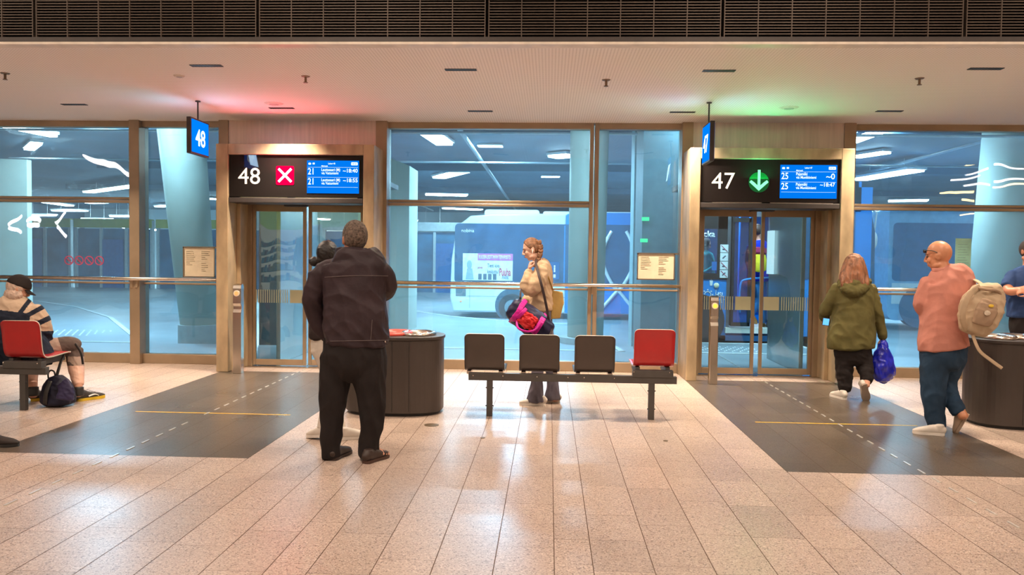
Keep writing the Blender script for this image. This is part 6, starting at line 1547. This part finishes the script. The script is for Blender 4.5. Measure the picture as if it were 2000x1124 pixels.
    bm = BM(); strap(bm, [P(1913, 560, YK-0.06), P(1896, 572, YK-0.12), P(1884, 595, YK-0.14), P(1880, 622, YK-0.12), P(1888, 645, YK-0.05)], 0.028, 0.010); organic('shoulder_strap', bm, BG, b, 0.006, 2)
    bm = BM(); strap(bm, [P(1918, 556, YK+0.04), P(1905, 548, YK+0.15), P(1893, 545, YK+0.24)], 0.022, 0.009); organic('shoulder_strap', bm, BG, b, 0.006, 1)
    bm = BM(); strap(bm, [P(1900, 655, YK-0.04), P(1906, 672, YK-0.05), P(1915, 688, YK-0.05), P(1935, 704, YK-0.06), P(1957, 720, YK-0.07)], 0.014, 0.004); obj('loose_strap', bm, BG, b, smooth=True)
    bm = BM(); c = P(1936, 598, YK-0.155); ball(bm, c, (0.022, 0.008, 0.014), 10, 8); obj('yellow_tag', bm, mat('yellow tag', (0.75, 0.50, 0.05), 0.5), b)
    bm = BM(); c = P(1928, 612, YK-0.165); ball(bm, c, (0.030, 0.006, 0.022), 5, 4); obj('reflective_patch', bm, mat('pale patch', (0.66, 0.56, 0.44), 0.4), b)
    bm = BM(); pc(bm, [(1906, 562, -0.05, 3), (1926, 566, -0.13, 3), (1950, 570, -0.10, 3), (1954, 590, -0.06, 3), (1944, 620, -0.06, 3), (1925, 650, -0.06, 3)], YK); obj('zip', bm, BD, b, smooth=True)
man_pink()

# ------------------------------------------------------------------ 7: man in blue shirt at the right edge
def man_blue():
    Y0 = 8.75
    t = thing('person', 'person in dark blue shirt with folded arms at the right edge', 'person', (P(2010, 700, Y0).x, Y0, 0))
    torso = [(2010, 520, 0, 15, 14), (2010, 527, 0, 28, 19), (2010, 540, 0, 38, 24), (2010, 565, 0, 39, 26), (2010, 595, 0, 38, 28), (2010, 618, 0, 38, 28)]
    la = [(1980, 536, 0, 12), (1972, 550, -0.03, 12), (1968, 560, -0.06, 11.5)]
    ra = [(2040, 536, 0, 12), (2048, 550, -0.03, 12), (2050, 562, -0.06, 11)]
    bm = BM(); pc(bm, torso, Y0, power=2.4, cap=0.12); pc(bm, la, Y0, cap=0.2); pc(bm, ra, Y0, cap=0.2)
    organic('shirt', bm, cloth('dark blue shirt', (0.028, 0.060, 0.170), 0.8), t, 0.010, 3, 0.005, (9, 9, 6), 3)
    hips = [(2010, 612, 0, 33, 25), (2010, 640, 0, 35, 26), (2010, 655, 0, 31, 23)]
    ll = [(1996, 645, 0, 18), (1995, 700, 0, 14), (1995, 775, 0, 11)]; rl = [(2025, 645, 0, 18), (2026, 700, 0, 14), (2027, 775, 0, 11)]
    bm = BM(); pc(bm, hips, Y0); pc(bm, ll, Y0); pc(bm, rl, Y0); organic('trousers', bm, cloth('black trousers', (0.02, 0.015, 0.015)), t, 0.012, 3, 0.004, (9, 9, 4))
    hc = P(2010, 492, Y0); fw = Vector((0.3, -0.9, -0.3))
    bm = BM()
    for ch in (torso, hips, ll, rl): pc(bm, ch, Y0, 0.9, k=0.8, cap=0.3)
    pc(bm, [(1980, 536, 0, 9), (1970, 560, -0.06, 9), (1971, 569, -0.11, 8.5), (1990, 568, -0.20, 7.5), (2008, 563, -0.25, 6)], Y0)
    pc(bm, [(2040, 536, 0, 9), (2050, 560, -0.06, 9), (2045, 570, -0.12, 8), (2025, 572, -0.22, 7), (2010, 570, -0.26, 6)], Y0)
    chain(bm, [P(2010, 528, Y0), hc-Vector((0, 0, 0.03))], [0.06, 0.055], n=14, sub=1)
    head(bm, hc, fw, 0.98); hand(bm, P(2008, 563, Y0-0.25), (1, -0.1, 0.15), (0, 0.6, -0.6), 1, 0.9); hand(bm, P(2010, 570, Y0-0.26), (-1, 0.1, 0.1), (0, 0.6, -0.6), 1, 0.9)
    organic('body', bm, SKIN_R, t, 0.008, 2); eyes(t, hc, fw, 0.98)
    bm = BM(); hair_shell(bm, hc, fw, 0.98, (0.085, 0.104, 0.108), lambda d: 1.5-3*(d[1]-0.35)-2*max(0, -d[2]-0.4)); organic('hair', bm, mat('dark brown hair', (0.05, 0.03, 0.02), 0.7, bump=0.4, bscale=120), t, 0.006, 2)
    for x in (1995, 2027):
        h = P(x, 780, Y0); shoe(t, (h.x, Y0+0.05, 0), (h.x+0.04, Y0-0.20, 0), M_BLACK, M_BLACK)
man_blue()

# ------------------------------------------------------------------ 8: walker whose shoe enters at the left edge
def walker_left():
    Y0 = 5.86
    t = thing('person', 'person at the left edge of whom only a dark shoe shows', 'person', (P(-40, 870, Y0).x, Y0, 0))
    ll = [(-62, 600, 0, 25), (-50, 700, 0.02, 20), (-34, 790, 0.0, 16), (-14, 850, 0.0, 13)]
    rl = [(-100, 600, 0, 25), (-106, 700, 0.1, 20), (-112, 790, 0.15, 15), (-116, 858, 0.15, 12)]
    hips = [(-82, 560, 0, 42, 30), (-82, 610, 0, 48, 33), (-82, 630, 0, 42, 30)]
    torso = [(-82, 390, 0, 18), (-82, 400, 0, 40, 25), (-82, 415, 0, 54, 30), (-82, 470, 0, 52, 34), (-82, 570, 0, 50, 34)]
    arms = [[(-130, 412, 0, 17), (-140, 480, 0, 15), (-138, 545, 0.05, 11)], [(-34, 412, 0, 17), (-26, 480, 0, 15), (-30, 545, 0.05, 11)]]
    bm = BM(); pc(bm, ll, Y0); pc(bm, rl, Y0); pc(bm, hips, Y0); organic('trousers', bm, cloth('black trousers', (0.02, 0.015, 0.015)), t, 0.012, 3, 0.004, (9, 9, 4))
    bm = BM(); pc(bm, torso, Y0, power=2.3); [pc(bm, a, Y0) for a in arms]; organic('jacket', bm, cloth('dark brown jacket', (0.03, 0.02, 0.02)), t, 0.012, 3, 0.004)
    hc = P(-82, 365, Y0); bm = BM()
    for ch in [ll, rl, hips, torso]+arms: pc(bm, ch, Y0, 0.9, k=0.8, cap=0.3)
    chain(bm, [P(-82, 400, Y0), hc-Vector((0, 0, 0.03))], [0.06, 0.055], n=14, sub=1); head(bm, hc, (1, 0.3, 0), 0.97)
    hand(bm, P(-138, 547, Y0+0.05), (0, 0.1, -1), (1, 0, 0), 1, 0.5); hand(bm, P(-30, 547, Y0+0.05), (0, 0.1, -1), (-1, 0, 0), -1, 0.5)
    organic('body', bm, SKIN, t, 0.009, 2); eyes(t, hc, (1, 0.3, 0), 0.97)
    sh = mat('black suede shoe', (0.022, 0.014, 0.012), 0.8)
    a = G(-30, 877); b = G(37, 872); shoe(t, (b.x-0.28, b.y-0.03, 0.0), (b.x, b.y, 0), sh, M_BLACK, size=1.1)
    h = P(-120, 868, Y0+0.15); shoe(t, (h.x-0.05, Y0+0.15, 0), (h.x+0.22, Y0+0.17, 0), sh, M_BLACK, size=1.1)
walker_left()

# ------------------------------------------------------------------ 9, 10: passengers in and at the blue bus
def passenger():
    Y0 = BUSY+0.75
    t = thing('person', 'person in a turquoise top looking at a tablet behind the window of the blue bus', 'person', (P(1378, 560, Y0).x, Y0, 0.1))
    torso = [(1378, 492, 0, 7), (1378, 497, 0, 15, 11), (1377, 512, 0, 19, 12), (1377, 545, 0, 19, 13), (1377, 562, 0, 19, 14)]
    ua = [(1364, 501, -0.1, 7), (1362, 522, -0.15, 7), (1368, 538, -0.2, 6.5), (1386, 528, -0.28, 5), (1396, 520, -0.3, 4)]
    bm = BM(); pc(bm, torso, Y0); pc(bm, ua, Y0); organic('sweater', bm, cloth('turquoise knit', (0.03, 0.42, 0.42)), t, 0.015, 2, 0.006)
    th = [(1372, 562, 0, 10), (1385, 564, -0.25, 9), (1386, 590, -0.3, 7), (1386, 612, -0.3, 5)]
    bm = BM(); pc(bm, th, Y0); organic('trousers', bm, cloth('dark trousers', (0.03, 0.03, 0.04)), t, 0.015, 2)
    hc = P(1379, 478, Y0); fw = Vector((0.9, -0.2, -0.35)); bm = BM()
    for ch in (torso, ua, th): pc(bm, ch, Y0, k=0.8, cap=0.3)
    chain(bm, [P(1378, 500, Y0), hc-Vector((0, 0, 0.03))], [0.05, 0.05], n=12, sub=1); head(bm, hc, fw, 0.93); hand(bm, P(1396, 520, Y0-0.3), (1, 0, 0.2), (0, 0, 1), 1, 0.5); organic('body', bm, SKIN_P, t, 0.009, 1)
    bm = BM(); hair_shell(bm, hc, fw, 0.93, (0.09, 0.112, 0.112), lambda d: 1.5-2.8*(d[1]-0.3)); pc(bm, [(1373, 480, 0, 6), (1372, 496, 0, 6)], Y0); organic('hair', bm, mat('brown hair', (0.06, 0.035, 0.025), 0.6), t, 0.009, 1)
    c = P(1402, 520, Y0-0.45); bm = boxbm(((c.x-0.11, c.y-0.006, c.z-0.08), (c.x+0.11, c.y+0.006, c.z+0.08)))
    tag(obj('tablet', bm, emis('tablet blue', (0.03, 0.30, 0.95), 1.0)), 'bright blue tablet held by the passenger in turquoise', 'tablet')
passenger()
def boarder():
    Y0 = BUSY+0.10
    t = thing('person', 'person in a blue coat with yellow and maroon bag stepping into the blue bus', 'person', (P(1480, 620, Y0).x, Y0, ZF))
    torso = [(1480, 470, 0, 9), (1481, 478, 0, 18, 13), (1481, 500, 0, 21, 15), (1480, 525, 0, 20, 15), (1479, 548, 0, 21, 15)]
    arm = [(1466, 483, -0.05, 8), (1463, 510, -0.08, 7), (1468, 535, -0.15, 5.5)]; arm2 = [(1497, 483, 0.05, 8), (1500, 510, 0.1, 7), (1497, 535, 0.15, 5.5)]
    bm = BM(); pc(bm, torso, Y0, cap=0.2); pc(bm, arm, Y0); pc(bm, arm2, Y0); organic('coat', bm, cloth('bright blue coat', (0.01, 0.03, 0.45)), t, 0.013, 2, 0.005)
    l1 = [(1474, 550, 0, 11), (1482, 585, 0, 9), (1488, 612, 0, 7), (1492, 628, 0.05, 6)]; l2 = [(1486, 550, 0, 11), (1478, 585, 0, 8.5), (1470, 608, -0.05, 6.5), (1468, 617, -0.05, 6)]
    bm = BM(); pc(bm, l1, Y0); pc(bm, l2, Y0); organic('jeans', bm, cloth('mid blue jeans', (0.02, 0.12, 0.30)), t, 0.012, 2, 0.004)
    hc = P(1480, 452, Y0); fw = Vector((0.3, 0.9, 0)); bm = BM()
    for ch in (torso, arm, arm2, l1, l2): pc(bm, ch, Y0, k=0.8, cap=0.3)
    chain(bm, [P(1480, 475, Y0), hc-Vector((0, 0, 0.03))], [0.055, 0.05], n=12, sub=1); head(bm, hc, fw, 0.97); hand(bm, P(1468, 537, Y0-0.15), (0, -0.1, -1), (1, 0, 0), 1, 0.6); hand(bm, P(1497, 537, Y0+0.15), (0, 0.1, -1), (-1, 0, 0), 1, 0.6); organic('body', bm, SKIN, t, 0.009, 1)
    bm = BM(); hair_shell(bm, hc, fw, 0.97, (0.088, 0.108, 0.108), lambda d: 1.5-2.8*(d[1]-0.3)-1.5*max(0, -d[2]-0.6)); organic('hair', bm, MATS['brown hair'], t, 0.009, 1)
    bs = mat('tan boot', (0.45, 0.22, 0.05), 0.6)
    p = P(1488, 634, Y0+0.05); shoe(t, (p.x, p.y, ZF+0.002), (p.x+0.10, p.y+0.22, ZF+0.002), bs, bs); p = P(1466, 622, Y0-0.05); shoe(t, (p.x, p.y, p.z), (p.x+0.14, p.y+0.15, p.z-0.12), bs, bs)
    b = thing('shoulder_bag', 'yellow bag with maroon top on the back of the boarding person', 'bag', P(1484, 512, Y0-0.25))
    bm = BM(); pc(bm, [(1484, 499, -0.24, 11, 7), (1484, 512, -0.25, 13, 8), (1485, 528, -0.24, 11, 7)], Y0, power=3); organic('bag_body', bm, cloth('yellow nylon', (0.62, 0.55, 0.03)), b, 0.010, 2)
    bm = BM(); pc(bm, [(1484, 487, -0.22, 13, 7), (1484, 495, -0.24, 13.5, 8.5)], Y0, power=3); organic('flap', bm, cloth('maroon nylon', (0.20, 0.02, 0.06)), b, 0.010, 2)
boarder()
